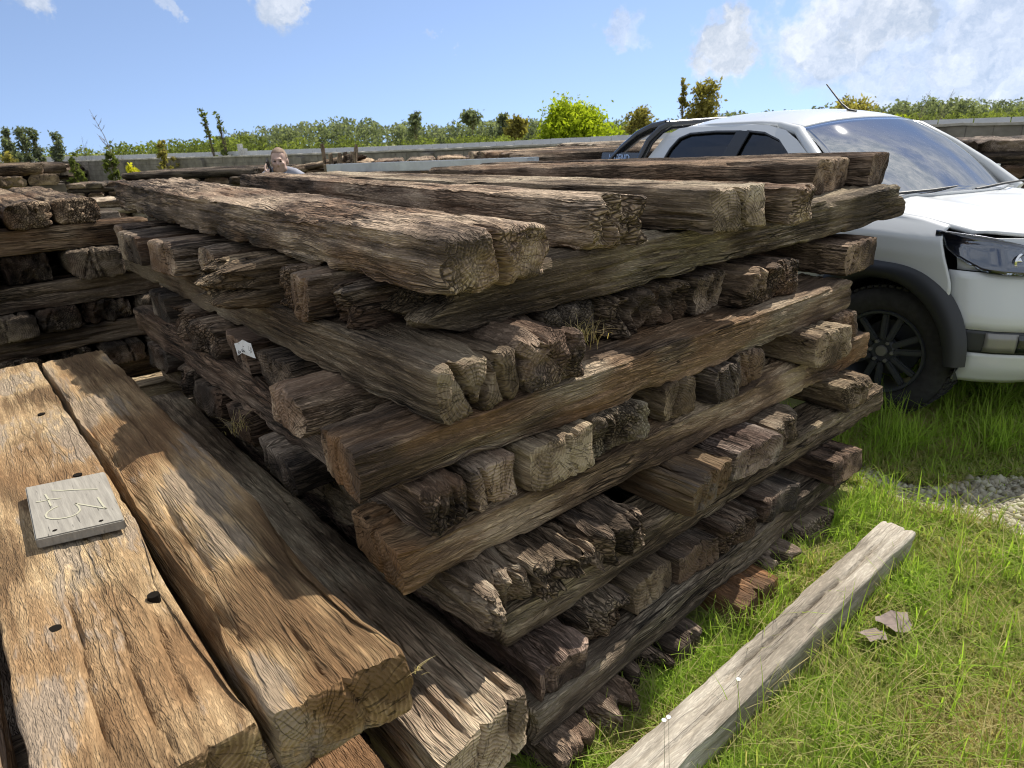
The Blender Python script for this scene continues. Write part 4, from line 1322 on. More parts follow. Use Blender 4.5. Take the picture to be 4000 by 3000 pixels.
# galvanised steel channel lying on low stacked sleepers behind the tall stack
M_GALV = plain('galvanised_steel', (.55, .58, .60), rough=.38, metal=.75, noise=.15, nscale=6)
PA, PB = at_y(1300, 672, 8.4), at_y(2085, 655, 6.3)
mb = MB()
ax_ = Vector(PB - PA)
L = ax_.length
yaw_, pt_ = math.atan2(ax_.y, ax_.x), math.asin(ax_.z / L)
mb.box((L / 2, 0, .003), (L, .16, .006)).box((L / 2, -.077, .045), (L, .006, .084)).box((L / 2, .077, .045), (L, .006, .084)).box((L / 2, -.062, .087), (L, .03, .006)).box((L / 2, .062, .087), (L, .03, .006))
ch = mb.build('steel_channel', M_GALV)
ch.location = tuple(PA)
ch.rotation_euler = (0, -pt_, yaw_)
tag(ch, 'long galvanised steel channel lying across sleepers behind the tall stack', 'channel')
for q, nm in ((.12, 'narrow'), (.85, 'wide')):
    Q_ = PA + (PB - PA) * q
    nl = 9
    far_stack(Q_[0], Q_[1], yaw_ + 1.57, 1.5, .55, nl, (Q_[2] - .004) / nl, M_DARK, DK, 'short sleeper', '%s crib under the channel' % ('wall-side' if q < .5 else 'pickup-side'), 'wall', 'cribs under the steel channel', 2, 61 + int(q * 10), show=1)

me = bpy.data.meshes.new('buried_sleepers')
me.from_pydata(HID[0], [], HID[1])
tag(link('buried_sleepers', me, plain('buried_timber', (.10, .085, .07), .95, noise=.4, nscale=8, spec=.1)), 'mass of buried dark sleepers inside the stacks further back', 'sleepers', None, 'stuff')
# ------------------------------------------------------------------ white double-cab pickup
M_PAINT = plain('white_car_paint', (.57, .59, .605), rough=.28, coat=.6)
M_PLASTIC = plain('black_plastic_trim', (.022, .024, .028), rough=.5)
M_GLOSSBLK = plain('black_gloss_tube', (.012, .014, .02), rough=.22, coat=.5)
M_TYRE = plain('tyre_rubber', (.028, .027, .027), rough=.85, noise=.35, nscale=30)
M_RIM = plain('dark_alloy', (.055, .06, .07), rough=.42, metal=.2)
M_CHROME = plain('chrome', (.75, .76, .78), rough=.15, metal=1.)
M_SEAT = plain('dark_seat_fabric', (.03, .03, .033), rough=.9)
M_SILVER = plain('silver_trim', (.24, .235, .225), rough=.4, metal=.4)
M_AMBER = plain('amber_lens', (.55, .20, .03), rough=.3)
M_LETTER = plain('pale_blue_lettering', (.45, .62, .95), rough=.5)


def glass(name, tint, gloss):
    mt, g = new_mat(name)
    tr = g.n('ShaderNodeBsdfTransparent')
    tr.inputs[0].default_value = c3(tint)
    gl = g.n('ShaderNodeBsdfGlossy')
    gl.inputs['Roughness'].default_value = .02
    gl.inputs['Color'].default_value = (1, 1, 1, 1)
    fr = g.n('ShaderNodeFresnel')
    fr.inputs[0].default_value = gloss
    ms = g.n('ShaderNodeMixShader')
    g.set(ms, 0, fr.outputs[0])
    g.set(ms, 1, tr.outputs[0])
    g.set(ms, 2, gl.outputs[0])
    g.out(ms.outputs[0])
    return mt


M_SCREEN = glass('windscreen_glass', (.66, .72, .72), 7.0)
M_TINT = glass('tinted_glass', (.34, .38, .42), 1.6)
M_LENS = glass('headlight_lens', (.75, .80, .88), 1.9)

UTH = rad(-67)
_N = np.array([-math.sin(UTH), math.cos(UTH), 0])
upos = np.array([2.154, 3.764, 0]) + _N * .93
ute = empty('pickup_truck', tuple(upos), UTH)
tag(ute, 'white double cab pickup truck with black flares parked beside the tall stack', 'pickup')


def sheet(name, fn, nu, nv, mat, parent, thick=0., flip=False, smooth=True):
    """grid surface fn(u,v)->(x,y,z), optionally thickened along its normals"""
    V = np.array([[fn(u, v) for v in np.linspace(0, 1, nv)] for u in np.linspace(0, 1, nu)], float).reshape(-1, 3)
    i = (np.arange(nu - 1)[:, None] * nv + np.arange(nv - 1)[None, :]).reshape(-1)
    Q = np.stack([i, i + 1, i + nv + 1, i + nv], 1)
    if flip:
        Q = Q[:, ::-1]
    me = mesh_np(name, V, Q, None, smooth)
    o = link(name, me, mat, parent)
    if thick:
        md = o.modifiers.new('thick', 'SOLIDIFY')
        md.thickness = thick
        md.offset = -1
    return o


def poly_panel(name, outer, holes, lift, mat, parent, thick=.02, mirror=True):
    """flat (x,t) polygon with holes lifted onto the cab side by lift(x,t)->(x,y,z); one object per side"""
    loops = [[Vector((p[0], p[1], 0)) for p in outer]] + [[Vector((p[0], p[1], 0)) for p in h] for h in holes]
    tris = tessellate_polygon(loops)
    flatp = [p for l in loops for p in l]
    res = []
    for sg in ((-1, 1) if mirror else (-1,)):
        V = []
        for p in flatp:
            x, y, z = lift(p.x, p.y)
            V.append((x, y * sg, z))
        me = bpy.data.meshes.new(name)
        me.from_pydata(V, [], [tuple(t) for t in tris])
        bm = bmesh.new()
        bm.from_mesh(me)
        bmesh.ops.recalc_face_normals(bm, faces=bm.faces)
        # outward = away from the car's middle
        if sum(f.normal.y for f in bm.faces) * sg < 0:
            bmesh.ops.reverse_faces(bm, faces=bm.faces)
        bm.to_mesh(me)
        bm.free()
        o = link(name, me, mat, parent)
        md = o.modifiers.new('thick', 'SOLIDIFY')
        md.thickness = thick
        md.offset = -1
        res.append(o)
    return res


ARC, AX = .455, (0., -3.085)     # wheel arch radius and axle positions


def arch(x):
    z = .46
    for ax in AX:
        d = abs(x - ax)
        if d < ARC:
            z = max(z, .385 + math.sqrt(ARC ** 2 - d ** 2))
    return z


def interp(x, tab):
    xs = [t[0] for t in tab]
    return float(np.interp(x, xs, [t[1] for t in tab]))


ztop_tab = [(-4.3, 1.20), (-2.66, 1.20), (-.5, 1.19), (-.2, 1.178), (.1, 1.153), (.3, 1.125), (.4, 1.107), (.5, 1.07), (.7, .98)]


def side_pt(x, t, sg):
    z0, z1 = arch(x), interp(x, ztop_tab)
    z = z0 + (z1 - z0) * t
    hw = interp(z, [(.40, .885), (.6, .915), (.8, .925), (.98, .918), (1.06, .895), (1.11, .845), (1.15, .80), (1.20, .775)]) if x > -.45 else interp(z, [(.40, .885), (.6, .92), (.85, .925), (1.05, .905), (1.2, .885)])
    if -.6 < x <= -.45:
        pass
    hw -= .30 * max(0, (x - .28)) ** 1.7
    return (x, sg * hw, z)


for sg in (-1, 1):
    sheet('front_wing', lambda u, v, s=sg: side_pt(-.44 + (.83 - .13 * min(1, max(0, (v - .45) / .45))) * u, v, s), 44, 20, M_PAINT, ute, .012, flip=(sg > 0))
    for nm, x0, x1 in (('front_door', -1.52, -.45), ('rear_door', -2.62, -1.53), ('load_bed_side', -4.28, -2.66)):
        dn = sheet(nm, lambda u, v, s=sg, a=x0, b=x1: side_pt(a + (b - a) * u, v, s), 40, 14, M_PAINT, ute, .012, flip=(sg > 0))
        if 'door' in nm:
            MB().box((x0 + .16, sg * .935, 1.03), (.22, .035, .035), bev=.012).build('door_handle', M_PAINT, dn, True)

# bonnet with a shallow raised centre
def bonnet(u, v):
    s = (v * 2 - 1) * .80
    k = abs(s) / .80
    x = -.42 + u * (1.14 - .36 * k ** 2.4)
    if u < .001:
        x = -.42 + .24 * (1 - k ** 2)
    z = interp(x, [(-.5, 1.205), (-.2, 1.185), (.1, 1.16), (.4, 1.115), (.6, 1.06), (.75, .99), (.8, .95)]) + .045 * (1 - k ** 2.2)
    z += .012 * math.exp(-((abs(s) - .45) / .05) ** 2)
    z -= .010 * max(0, (k - .9) * 10) ** 2
    return (x, s, z)


sheet('bonnet', bonnet, 34, 45, M_PAINT, ute, .015, flip=True)

# nose: plan curve from one wing round the front to the other
pc = [(.36, -.905), (.47, -.875), (.57, -.80), (.66, -.68), (.72, -.52), (.765, -.3), (.78, 0)]
pc = pc + [(x, -y) for x, y in pc[-2::-1]]
px_, py_ = np.array([p[0] for p in pc]), np.array([p[1] for p in pc])
pl_ = np.concatenate([[0], np.cumsum(np.hypot(np.diff(px_), np.diff(py_)))])
pl_ /= pl_[-1]


def nose(t, z, out=0.):
    x, y = float(np.interp(t, pl_, px_)), float(np.interp(t, pl_, py_))
    bul = interp(z, [(.32, -.06), (.42, .02), (.55, .05), (.70, .05), (.80, .02), (.95, -.03), (1.06, -.10)])
    n = np.array([1., (2 * t - 1) * 1.1])
    n /= np.linalg.norm(n)
    return (x + n[0] * (bul + out), y + n[1] * (bul * .45 + out), z)


def nstrip(name, t0, t1, z0, z1, mat, out=0., nu=40, nv=8, parent=None, za=None):
    return sheet(name, lambda u, v: nose(t0 + (t1 - t0) * u, (z0 if za is None else za(u)) + (z1 - (z0 if za is None else za(u))) * v, out), nu, nv, mat, parent or ute, .015, flip=True)


nstrip('upper_bumper', 0.0, 1, .635, .925, M_PAINT)
nstrip('front_fascia', 0.02, .98, .926, 1.085, M_PAINT, -.03)
nstrip('bumper_trim', -.0, 1, .515, .632, M_PLASTIC, .004)
nstrip('lower_bumper', .055, .945, .335, .512, M_PAINT, .0)
nstrip('grille', .24, .76, .66, .97, M_PLASTIC, .014)
for t0, t1 in ((.085, .15), (.85, .915)):
    nstrip('silver_garnish', t0, t1, .525, .625, M_SILVER, .012, 8, 4)
for t0, t1 in ((.15, .215), (.785, .85)):
    fl = nstrip('fog_lamp_recess', t0, t1, .530, .620, M_GLOSSBLK, .013, 8, 4)
for sg in (-1, 1):
    # headlight: dark housing, chrome projector, clear lens
    def hl(u, v, out):
        t = .02 + .20 * u
        zlo = interp(u, [(0, 1.088), (.12, 1.0), (.30, .925), (1, .910)])
        zhi = interp(u, [(0, 1.115), (.3, 1.10), (.6, 1.07), (1, 1.03)])
        z = zlo + (zhi - zlo) * v
        x, y, z = nose(t, z, out)
        if u < .4:
            x -= (.4 - u) * .30
            y = y * (1 + .02 * (.4 - u))
        return (x, y * (-sg), z)
    hs = sheet('headlight', lambda u, v: hl(u, v, .022), 22, 8, plain('headlight_housing', (.05, .06, .09), .3, metal=.3), ute, .02, flip=(sg < 0))
    sheet('lens', lambda u, v: hl(u, v, .030), 22, 8, M_LENS, hs, .003, flip=(sg < 0))
    for u0 in (.62, .82):
        c = hl(u0, .45, .02)
        mb = MB()
        for r0, r1, dz in ((.040, .034, .008), (.034, .018, .0), (.018, .001, .012)):
            n = 18
            V = [(c[0] + dzz, c[1] + rr * math.cos(k * 2 * math.pi / n), c[2] + rr * math.sin(k * 2 * math.pi / n)) for rr, dzz in ((r0, .0), (r1, dz)) for k in range(n)]
            mb.add(V, [(k, (k + 1) % n, n + (k + 1) % n, n + k) for k in range(n)])
        mb.build('projector', M_CHROME, hs, True)

# wheel-arch flares
for ax in AX:
    for sg in (-1, 1):
        def flare(u, v, ax=ax, sg=sg):
            ph = rad(6 + 168 * u)
            ri = .440
            ro = .540 + .035 * abs(math.sin(2 * ph)) ** 1.5
            r = [ri + .004, ri, ri + .02, (ri + ro) / 2, ro - .02, ro][v]
            s = [.80, .945, .972, .975, .962, .918][v]
            return (ax + r * math.cos(ph), sg * s, .385 + r * math.sin(ph))
        V = np.array([[flare(u, v) for v in range(6)] for u in np.linspace(0, 1, 40)]).reshape(-1, 3)
        i = (np.arange(39)[:, None] * 6 + np.arange(5)[None, :]).reshape(-1)
        Q = np.stack([i, i + 6, i + 7, i + 1], 1)
        link('wheel_arch_flare', mesh_np('flare', V, Q if sg > 0 else Q[:, ::-1], None, True), M_PLASTIC, ute)
        def liner(u, v, ax=ax, sg=sg):
            ph = rad(-6 + 192 * u)
            return (ax + .47 * math.cos(ph), sg * (.885 - .45 * v), .385 + .47 * math.sin(ph))
        sheet('wheel_arch_liner', liner, 20, 3, M_PLASTIC, ute, flip=(sg > 0))
# side badge panel on the near flare (vent garnish) and underbody
for sg in (-1, 1):
    MB().box((-.36, sg * .932, .985), (.34, .03, .075), bev=.012).build('wing_garnish', M_PLASTIC, ute, True)
MB().box((-1.8, 0, .42), (4.6, 1.2, .16)).box((-1.8, 0, .52), (1.7, 1.70, .12)).build('chassis', M_PLASTIC, ute)
MB().box((-.15, 0, .8), (.8, 1.0, .35)).build('engine_block', M_PLASTIC, ute)


# wheels
def lathe(mb, prof, n, c, axis_sg):
    V, Fs = [], []
    for r, y in prof:
        for k in range(n):
            a = 2 * math.pi * k / n
            V.append((r * math.cos(a), axis_sg * y, r * math.sin(a)))
    m_ = len(prof)
    for i in range(m_ - 1):
        for k in range(n):
            Fs.append((i * n + k, i * n + (k + 1) % n, (i + 1) * n + (k + 1) % n, (i + 1) * n + k))
    mb.add([(v[0] + c[0], v[1] + c[1], v[2] + c[2]) for v in V], Fs)


def wheel(ax, sg, steer=0.):
    wr = bpy.data.objects.new('wheel', None)
    col.objects.link(wr)
    wr.parent = ute
    wr.location = (ax, sg * .785, .385)
    wr.rotation_euler = (0, 0, steer)
    mb = MB()
    lathe(mb, [(.245, .11), (.262, .128), (.30, .140), (.345, .138), (.372, .118), (.386, .09), (.388, .03), (.388, -.03), (.386, -.09), (.36, -.125), (.25, -.13)], 64, (0, 0, 0), sg)
    for k in range(60):
        a = 2 * math.pi * k / 60
        for yy, of in ((.075, 0), (-.03, .5)):
            an = a + of * 2 * math.pi / 60
            M_ = Matrix.Rotation(-an, 3, 'Y')
            mb.box(tuple(M_ @ Vector((.389, sg * yy, 0))), (.014, .07, .024), M_)
    mb.build('tyre', M_TYRE, wr, True)
    mb = MB()
    lathe(mb, [(.250, .118), (.246, .13), (.232, .126), (.224, .09), (.215, .02), (.215, -.1)], 48, (0, 0, 0), sg)
    lathe(mb, [(.085, .055), (.082, .085), (.06, .095), (.045, .09), (.0, .09)], 24, (0, 0, 0), sg)
    for k in range(6):
        for da in (-.17, .17):
            a0, a1 = 2 * math.pi * k / 6 + .35 + da * 1.4, 2 * math.pi * k / 6 + .35 + da * 1.15
            p0 = Vector((.07 * math.cos(a0), 0, .07 * math.sin(a0)))
            p1 = Vector((.232 * math.cos(a1), 0, .232 * math.sin(a1)))
            d = (p1 - p0)
            L = d.length
            an = math.atan2(d.z, d.x)
            M_ = Matrix.Rotation(-an, 3, 'Y')
            c = (p0 + p1) / 2
            mb.box((c.x, sg * .095, c.z), (L, .03, .036), M_, .008)
    rm = mb.build('rim', M_RIM, wr, True)
    mb = MB()
    lathe(mb, [(.034, .095), (.030, .108), (.0, .110)], 20, (0, 0, 0), sg)
    for k in range(6):
        a = 2 * math.pi * k / 6
        lathe(mb, [(.011, .09), (.011, .112), (.0, .114)], 6, (.062 * math.cos(a), 0, .062 * math.sin(a)), sg)
    mb.build('lug_nuts', M_SILVER, wr, True)
    mb = MB()
    lathe(mb, [(.17, -.03), (.17, -.01), (.07, -.01)], 32, (0, 0, 0), sg)
    mb.build('brake_disc', M_RIM, wr, True)


for ax in AX:
    for sg in (-1, 1):
        wheel(ax, sg, rad(14) if ax == 0 else 0)

# cab: side frames with window openings, roof, pillars, glass
def cab_lift(x, t):
    # t is the height; the side leans in towards the roof
    y = interp(t, [(1.18, .885), (1.25, .866), (1.45, .765), (1.60, .665), (1.68, .60), (1.72, .55)])
    y -= .05 * max(0, (x + .95)) ** 1.2
    return (x, y, t)


side = [(-.40, 1.19), (-.62, 1.345), (-.82, 1.475), (-1.00, 1.575), (-1.15, 1.635), (-1.35, 1.672), (-1.7, 1.695), (-2.1, 1.695), (-2.40, 1.675), (-2.52, 1.62), (-2.60, 1.45), (-2.66, 1.19)]
wf = [(-.72, 1.215), (-.86, 1.37), (-1.02, 1.495), (-1.16, 1.575), (-1.34, 1.625), (-1.53, 1.64), (-1.545, 1.215)]
wr_ = [(-1.615, 1.215), (-1.605, 1.64), (-1.9, 1.645), (-2.2, 1.635), (-2.31, 1.60), (-2.36, 1.52), (-2.38, 1.35), (-2.34, 1.25), (-2.25, 1.215)]


def dens(pl, n=4):
    out = []
    for i in range(len(pl)):
        a, b = pl[i], pl[(i + 1) % len(pl)]
        for k in range(n):
            out.append((a[0] + (b[0] - a[0]) * k / n, a[1] + (b[1] - a[1]) * k / n))
    return out


poly_panel('cab_side_frame', dens(side), [dens(wf), dens(wr_)], cab_lift, M_PAINT, ute, .04)


def inset(lift, d):
    def f(x, t):
        a = lift(x, t)
        return (a[0], a[1] - d, a[2])
    return f


def grow(pl, k):
    cx = sum(p[0] for p in pl) / len(pl)
    cz = sum(p[1] for p in pl) / len(pl)
    return [(cx + (p[0] - cx) * k, cz + (p[1] - cz) * k) for p in pl]


for pl in (wf, wr_):
    poly_panel('side_window', dens(grow(pl, 1.03)), [], inset(cab_lift, .02), M_TINT, ute, .004)
    poly_panel('window_surround', dens(grow(pl, 1.02)), [dens(grow(pl, .955))], inset(cab_lift, -.001), M_PLASTIC, ute, .012)


for o_ in poly_panel('door_pillar_trim', dens([(-1.50, 1.215), (-1.50, 1.638), (-1.645, 1.642), (-1.66, 1.215)]), [], inset(cab_lift, -.003), M_PLASTIC, ute, .01):
    pass


def roof(u, v):
    x = -1.06 - 1.42 * u
    s = (v * 2 - 1)
    hw = .565 + .025 * math.sin(math.pi * u)
    k = abs(s)
    edge = interp(u, [(0, 1.645), (.1, 1.672), (.3, 1.695), (.7, 1.695), (.92, 1.675), (1, 1.64)])
    cr = interp(u, [(0, .055), (.2, .075), (.5, .085), (.85, .075), (1, .05)])
    x += .10 * (1 - k ** 2) * (1 - u)
    return (x, s * hw, edge + cr * (1 - k ** 2.6))


sheet('roof_panel', roof, 26, 31, M_PAINT, ute, .03, flip=False)


def screen(u, v):
    s = v * 2 - 1
    k = abs(s)
    top = (-1.06 + .10 * (1 - k ** 2), s * .58, 1.64 + .055 * (1 - k ** 2.6))
    bot = (-.46 + .26 * (1 - k ** 2), s * .75, 1.20 + .03 * (1 - k ** 2))
    b = .035 * math.sin(math.pi * u)
    return tuple(top[i] + (bot[i] - top[i]) * u + (b * .6 if i == 0 else b if i == 2 else 0) for i in range(3))


ws = sheet('windscreen', screen, 16, 33, M_SCREEN, ute, .005, flip=False)
for sg in (-1, 1):
    mb = MB()
    mb.tube([(-.40, sg * .81, 1.19), (-.62, sg * .765, 1.345), (-.85, sg * .685, 1.50), (-1.06, sg * .60, 1.625), (-1.25, sg * .585, 1.665)], [.05, .045, .04, .036, .03], 10)
    mb.build('windscreen_pillar', M_PAINT, ute, True)
sheet('cowl_panel', lambda u, v: (-.16 - .30 * abs(v * 2 - 1) ** 2 + .06 * u - .05, (v * 2 - 1) * .80, 1.225 - .015 * u), 3, 25, M_PLASTIC, ute, .01)
for y0, dr in ((-.62, 1), (.05, 1)):
    mb = MB()
    mb.tube([(-.20 - .22 * (y0 / .8) ** 2, y0, 1.245), (-.22, y0 + .3, 1.262), (-.25, y0 + .58, 1.268)], [.009, .008, .006], 6)
    mb.build('wiper', M_PLASTIC, ute, True)
# rear of the cab and its window
sheet('cab_rear_panel', lambda u, v: (-2.64 + .14 * u, (v * 2 - 1) * (.86 - .26 * u ** 1.3), .75 + .45 * u), 6, 12, M_PAINT, ute, .02)
sheet('rear_window', lambda u, v: (-2.60 + .13 * u, (v * 2 - 1) * (.74 - .17 * u), 1.21 + .42 * u), 6, 12, M_TINT, ute, .004)
# interior: seats, dash, floor
for x, y in ((-1.05, -.36), (-1.05, .36), (-2.0, -.36), (-2.0, .36)):
    seat = MB()
    seat.box((x - .25, y, .98), (.16, .50, .66), Matrix.Rotation(rad(-12), 3, 'Y'), .05).box((x, y, .70), (.5, .50, .16), None, .05)
    so = seat.build('seat', M_SEAT, ute, True)
    MB().box((x - .34, y, 1.40), (.10, .26, .19), Matrix.Rotation(rad(-10), 3, 'Y'), .045).build('headrest', M_SEAT, so, True)
MB().box((-.60, 0, 1.08), (.42, 1.45, .20), Matrix.Rotation(rad(-4), 3, 'Y'), .04).build('dashboard', M_SEAT, ute, True)
MB().box((-1.5, 0, .56), (2.2, 1.5, .04)).build('cab_floor', M_SEAT, ute)
mb = MB()
lathe(mb, [(.19, -.012), (.202, 0), (.19, .012), (.178, 0), (.19, -.012)], 28, (0, 0, 0), 1)
st = mb.build('steering_wheel', M_SEAT, ute, True)
st.location = (-.86, -.36, 1.12)
st.rotation_euler = (0, rad(25), rad(90))
MB().box((-.93, 0, 1.58), (.02, .22, .06), None, .008).build('rear_view_mirror', M_PLASTIC, ute, True)
for sg in (-1, 1):
    mo = MB().box((-.72, sg * 1.0, 1.24), (.12, .20, .20), None, .04).build('door_mirror', M_PAINT, ute, True)
    MB().box((-.72, sg * .90, 1.17), (.06, .10, .04)).build('mirror_arm', M_PLASTIC, mo)
# aerial
mb = MB()
mb.tube([(-1.18, 0, 1.742), (-1.27, 0, 1.80), (-1.44, .01, 1.945)], [.009, .007, .005], 8)
an = mb.build('roof_aerial', M_PLASTIC, ute, True)
MB().box((-1.17, 0, 1.742), (.09, .04, .03), Matrix.Rotation(rad(12), 3, 'Y'), .012).build('aerial_base', M_PLASTIC, an, True)
# load bed
MB().box((-3.47, 0, .78), (1.60, 1.62, .04)).build('bed_floor', M_PLASTIC, ute)
MB().box((-4.27, 0, .95), (.06, 1.72, .52), None, .02).build('tailgate', M_PAINT, ute, True)
MB().box((-4.36, 0, .55), (.12, 1.7, .16), None, .04).build('rear_bumper', M_CHROME, ute, True)
for sg in (-1, 1):
    MB().box((-4.25, sg * .87, .98), (.08, .12, .36), None, .02).build('tail_lamp', plain('red_lens', (.35, .02, .02), .2), ute, True)
    MB().box((-3.47, sg * .865, 1.212), (1.60, .09, .03), None, .01).build('bed_rail', M_PLASTIC, ute, True)
# sports bar: two tubes a side joined by a lettered plate
bar = bpy.data.objects.new('sports_bar', None)
col.objects.link(bar)
bar.parent = ute
for sg in (-1, 1):
    mb = MB()
    rear = [(-3.45, .83, 1.225), (-3.28, .80, 1.34), (-3.02, .76, 1.52), (-2.84, .71, 1.635), (-2.70, .66, 1.69), (-2.58, .60, 1.71)]
    mb.tube([(x, sg * y, z) for x, y, z in rear], .043, 12)
    mb.build('rear_tube', M_GLOSSBLK, bar, True)
    mb = MB()
    frt = [(-2.76, .84, 1.225), (-2.70, .80, 1.40), (-2.64, .73, 1.58), (-2.58, .66, 1.67), (-2.55, .58, 1.71)]
    mb.tube([(x, sg * y, z) for x, y, z in frt], .040, 12)
    mb.build('front_tube', M_GLOSSBLK, bar, True)
    pl = MB().box((-3.02, sg * .795, 1.43), (.66, .02, .11), Matrix.Rotation(rad(sg * 8), 3, 'X'), .008).build('letter_plate', M_GLOSSBLK, bar, True)
    cu = bpy.data.curves.new('lettering', 'FONT')
    cu.body = 'LEGEND'
    cu.size = .095
    cu.align_x = 'CENTER'
    cu.extrude = .002
    tmp = bpy.data.objects.new('tmp', cu)
    col.objects.link(tmp)
    bpy.context.view_layer.update()
    me = bpy.data.meshes.new_from_object(tmp.evaluated_get(bpy.context.evaluated_depsgraph_get()))
    bpy.data.objects.remove(tmp)
    me.materials.clear()
    lt = link('lettering', me, M_LETTER, pl)
    lt.location = (-3.02, sg * .8125, 1.405)
    lt.rotation_euler = (rad(82), 0, rad(0 if sg < 0 else 180))
mb = MB()
mb.tube([(-2.57, -.62, 1.705), (-2.56, 0, 1.725), (-2.57, .62, 1.705)], .040, 12)
mb.build('cross_tube', M_GLOSSBLK, bar, True)
# ------------------------------------------------------------------ things lying on the timbers
# chalked board
bc = [ab(99, 1910, .79), ab(410, 1847, .79), ab(488, 2036, .79), ab(139, 2115, .79)]     # tl, tr, br, bl as (a,b)


def quad_ab(u, v):
    p = [np.array(q) for q in bc]
    return tuple((p[0] * (1 - u) + p[1] * u) * (1 - v) + (p[3] * (1 - u) + p[2] * u) * v)


M_BOARD = plain('silver_grey_board', (.47, .45, .42), .85, noise=.16, nscale=40, spec=.15)
M_CHALK = plain('yellow_chalk', (.38, .365, .275), .95)
zb0, zb1 = .768, .795
mt, g = new_mat('board_wood')
tc = g.n('ShaderNodeTexCoord')
Pv = g.n('ShaderNodeMapping')
g.set(Pv, 0, tc.outputs['Object'])
Pv.inputs['Rotation'].default_value = (0, 0, -YAW_A)
gr = g.noise(g.vmath('MULTIPLY', Pv.outputs[0], (8, 90, 20)), 1., 4, .6)
ck = g.noise(g.vmath('MULTIPLY', Pv.outputs[0], (9, 120, 20)), 1., 2, .5)
crk = g.rng(ck, .66, .72, 0, 1, True)
b = g.n('ShaderNodeBsdfPrincipled')
bc_ = g.ramp(gr, ((.3, (.20, .185, .16)), (.7, (.31, .29, .25))))
g.set(b, 'Base Color', mul3(g, bc_, g.math('SUBTRACT', 1, g.math('MULTIPLY', crk, .6))))
b.inputs['Roughness'].default_value = .88
g.set(b, 'Normal', g.bump(g.math('SUBTRACT', gr, crk), .5, .003))
g.out(b.outputs[0])
bm = bmesh.new()
bot = [bm.verts.new(tuple(AB(a, b_, zb0))) for a, b_ in bc]
top = [bm.verts.new(tuple(AB(a, b_, zb1))) for a, b_ in bc]
bm.faces.new(top)
bm.faces.new(bot[::-1])
for i in range(4):
    bm.faces.new((bot[i], bot[(i + 1) % 4], top[(i + 1) % 4], top[i]))
bmesh.ops.recalc_face_normals(bm, faces=bm.faces)
bmesh.ops.bevel(bm, geom=bm.edges[:], offset=.003, segments=2, affect='EDGES')
me = bpy.data.meshes.new('board')
bm.to_mesh(me)
bm.free()
board = link('chalked_board', me, mt)
tag(board, 'small grey board with chalked number lying on the tan timber', 'board')


def chalk(pts, r=.0022):
    mb = MB()
    P3 = [AB(*quad_ab((x - 155) / 1270. * 1., 0), 0) for x, y in ()]
    out = []
    for x, y in pts:                                   # pixel of the 1991-wide detail view of the board
        px, py = 60 + x * 480 / 1991., 1800 + y * 400 / 1659.
        a, b_ = ab(px, py, zb1 + .001)
        out.append(tuple(AB(a, b_, zb1 + .0006)))
    # flat ribbon
    V, Fs = [], []
    for i, p in enumerate(out):
        t = Vector(out[min(i + 1, len(out) - 1)]) - Vector(out[max(i - 1, 0)])
        n = Vector((-t.y, t.x, 0)).normalized() * r
        V += [Vector(p) - n, Vector(p) + n]
    for i in range(len(out) - 1):
        Fs.append((2 * i, 2 * i + 1, 2 * i + 3, 2 * i + 2))
    mb.add(V, Fs)
    o = mb.build('chalk_stroke', M_CHALK, board)
    md = o.modifiers.new('thick', 'SOLIDIFY')
    md.thickness = .0008
    md.offset = 1


chalk([(590, 478), (760, 482), (900, 470), (1100, 462), (1330, 458)])
chalk([(480, 540), (520, 600), (555, 680), (580, 730)])
chalk([(335, 668), (430, 655), (560, 625), (735, 605)])
chalk([(690, 735), (600, 775), (520, 830), (490, 880), (510, 920), (600, 940), (700, 938), (820, 920), (920, 895), (1000, 855), (1050, 800), (1030, 745), (975, 690)])
chalk([(975, 690), (1100, 710), (1250, 735), (1400, 760), (1480, 772)])
chalk([(1335, 590), (1370, 650), (1420, 720), (1470, 775)])
for x, y in ((640, 1128), (1390, 972)):
    a, b_ = ab(60 + x * 480 / 1991., 1800 + y * 400 / 1659., zb1)
    mb = MB()
    n = 12
    V = [tuple(AB(a, b_, zb1 + .0005) + np.array([.0055 * math.cos(k * 6.283 / n), .0055 * math.sin(k * 6.283 / n), 0])) for k in range(n)]
    mb.add(V, [tuple(range(n))])
    mb.build('nail_hole_shade', M_HOLE_SHADE, board)  # flat near-black disc paints the shaded inside of the hole

# paper tag stapled to the dark sleeper end
def on_end(x, y, b_):
    px, py = 880 + x * 160 / 2212., 1310 + y * 120 / 1659.
    d = ray(px, py)
    t = (b_ - CAM @ BD) / (d @ BD)
    return CAM + d * t


PB_ = .742
out_l = [(490, 440), (720, 385), (920, 230), (930, 600), (925, 945), (690, 1090)]
out_r = [(920, 230), (1080, 300), (1210, 385), (1390, 430), (1420, 560), (1530, 900), (1650, 1240), (1500, 1200), (1230, 1090), (1060, 1020), (925, 945), (930, 600)]
V, Fs = [], []
for pl, dep in ((out_l, 0), (out_r, 0)):
    k = len(V)
    for x, y in pl:
        lift = .006 * math.exp(-((x - 925) / 120) ** 2)
        V.append(tuple(on_end(x, y, PB_ - lift)))
    Fs.append(tuple(range(k, k + len(pl))))
mb = MB().add(V, Fs)
paper = mb.build('paper_tag', plain('white_paper', (.78, .79, .80), .8))
md = paper.modifiers.new('thick', 'SOLIDIFY')
md.thickness = .0008
tag(paper, 'small torn white paper tag with pen writing on a dark sleeper end', 'paper tag')
M_INK = plain('ink', (.01, .012, .03), .7)


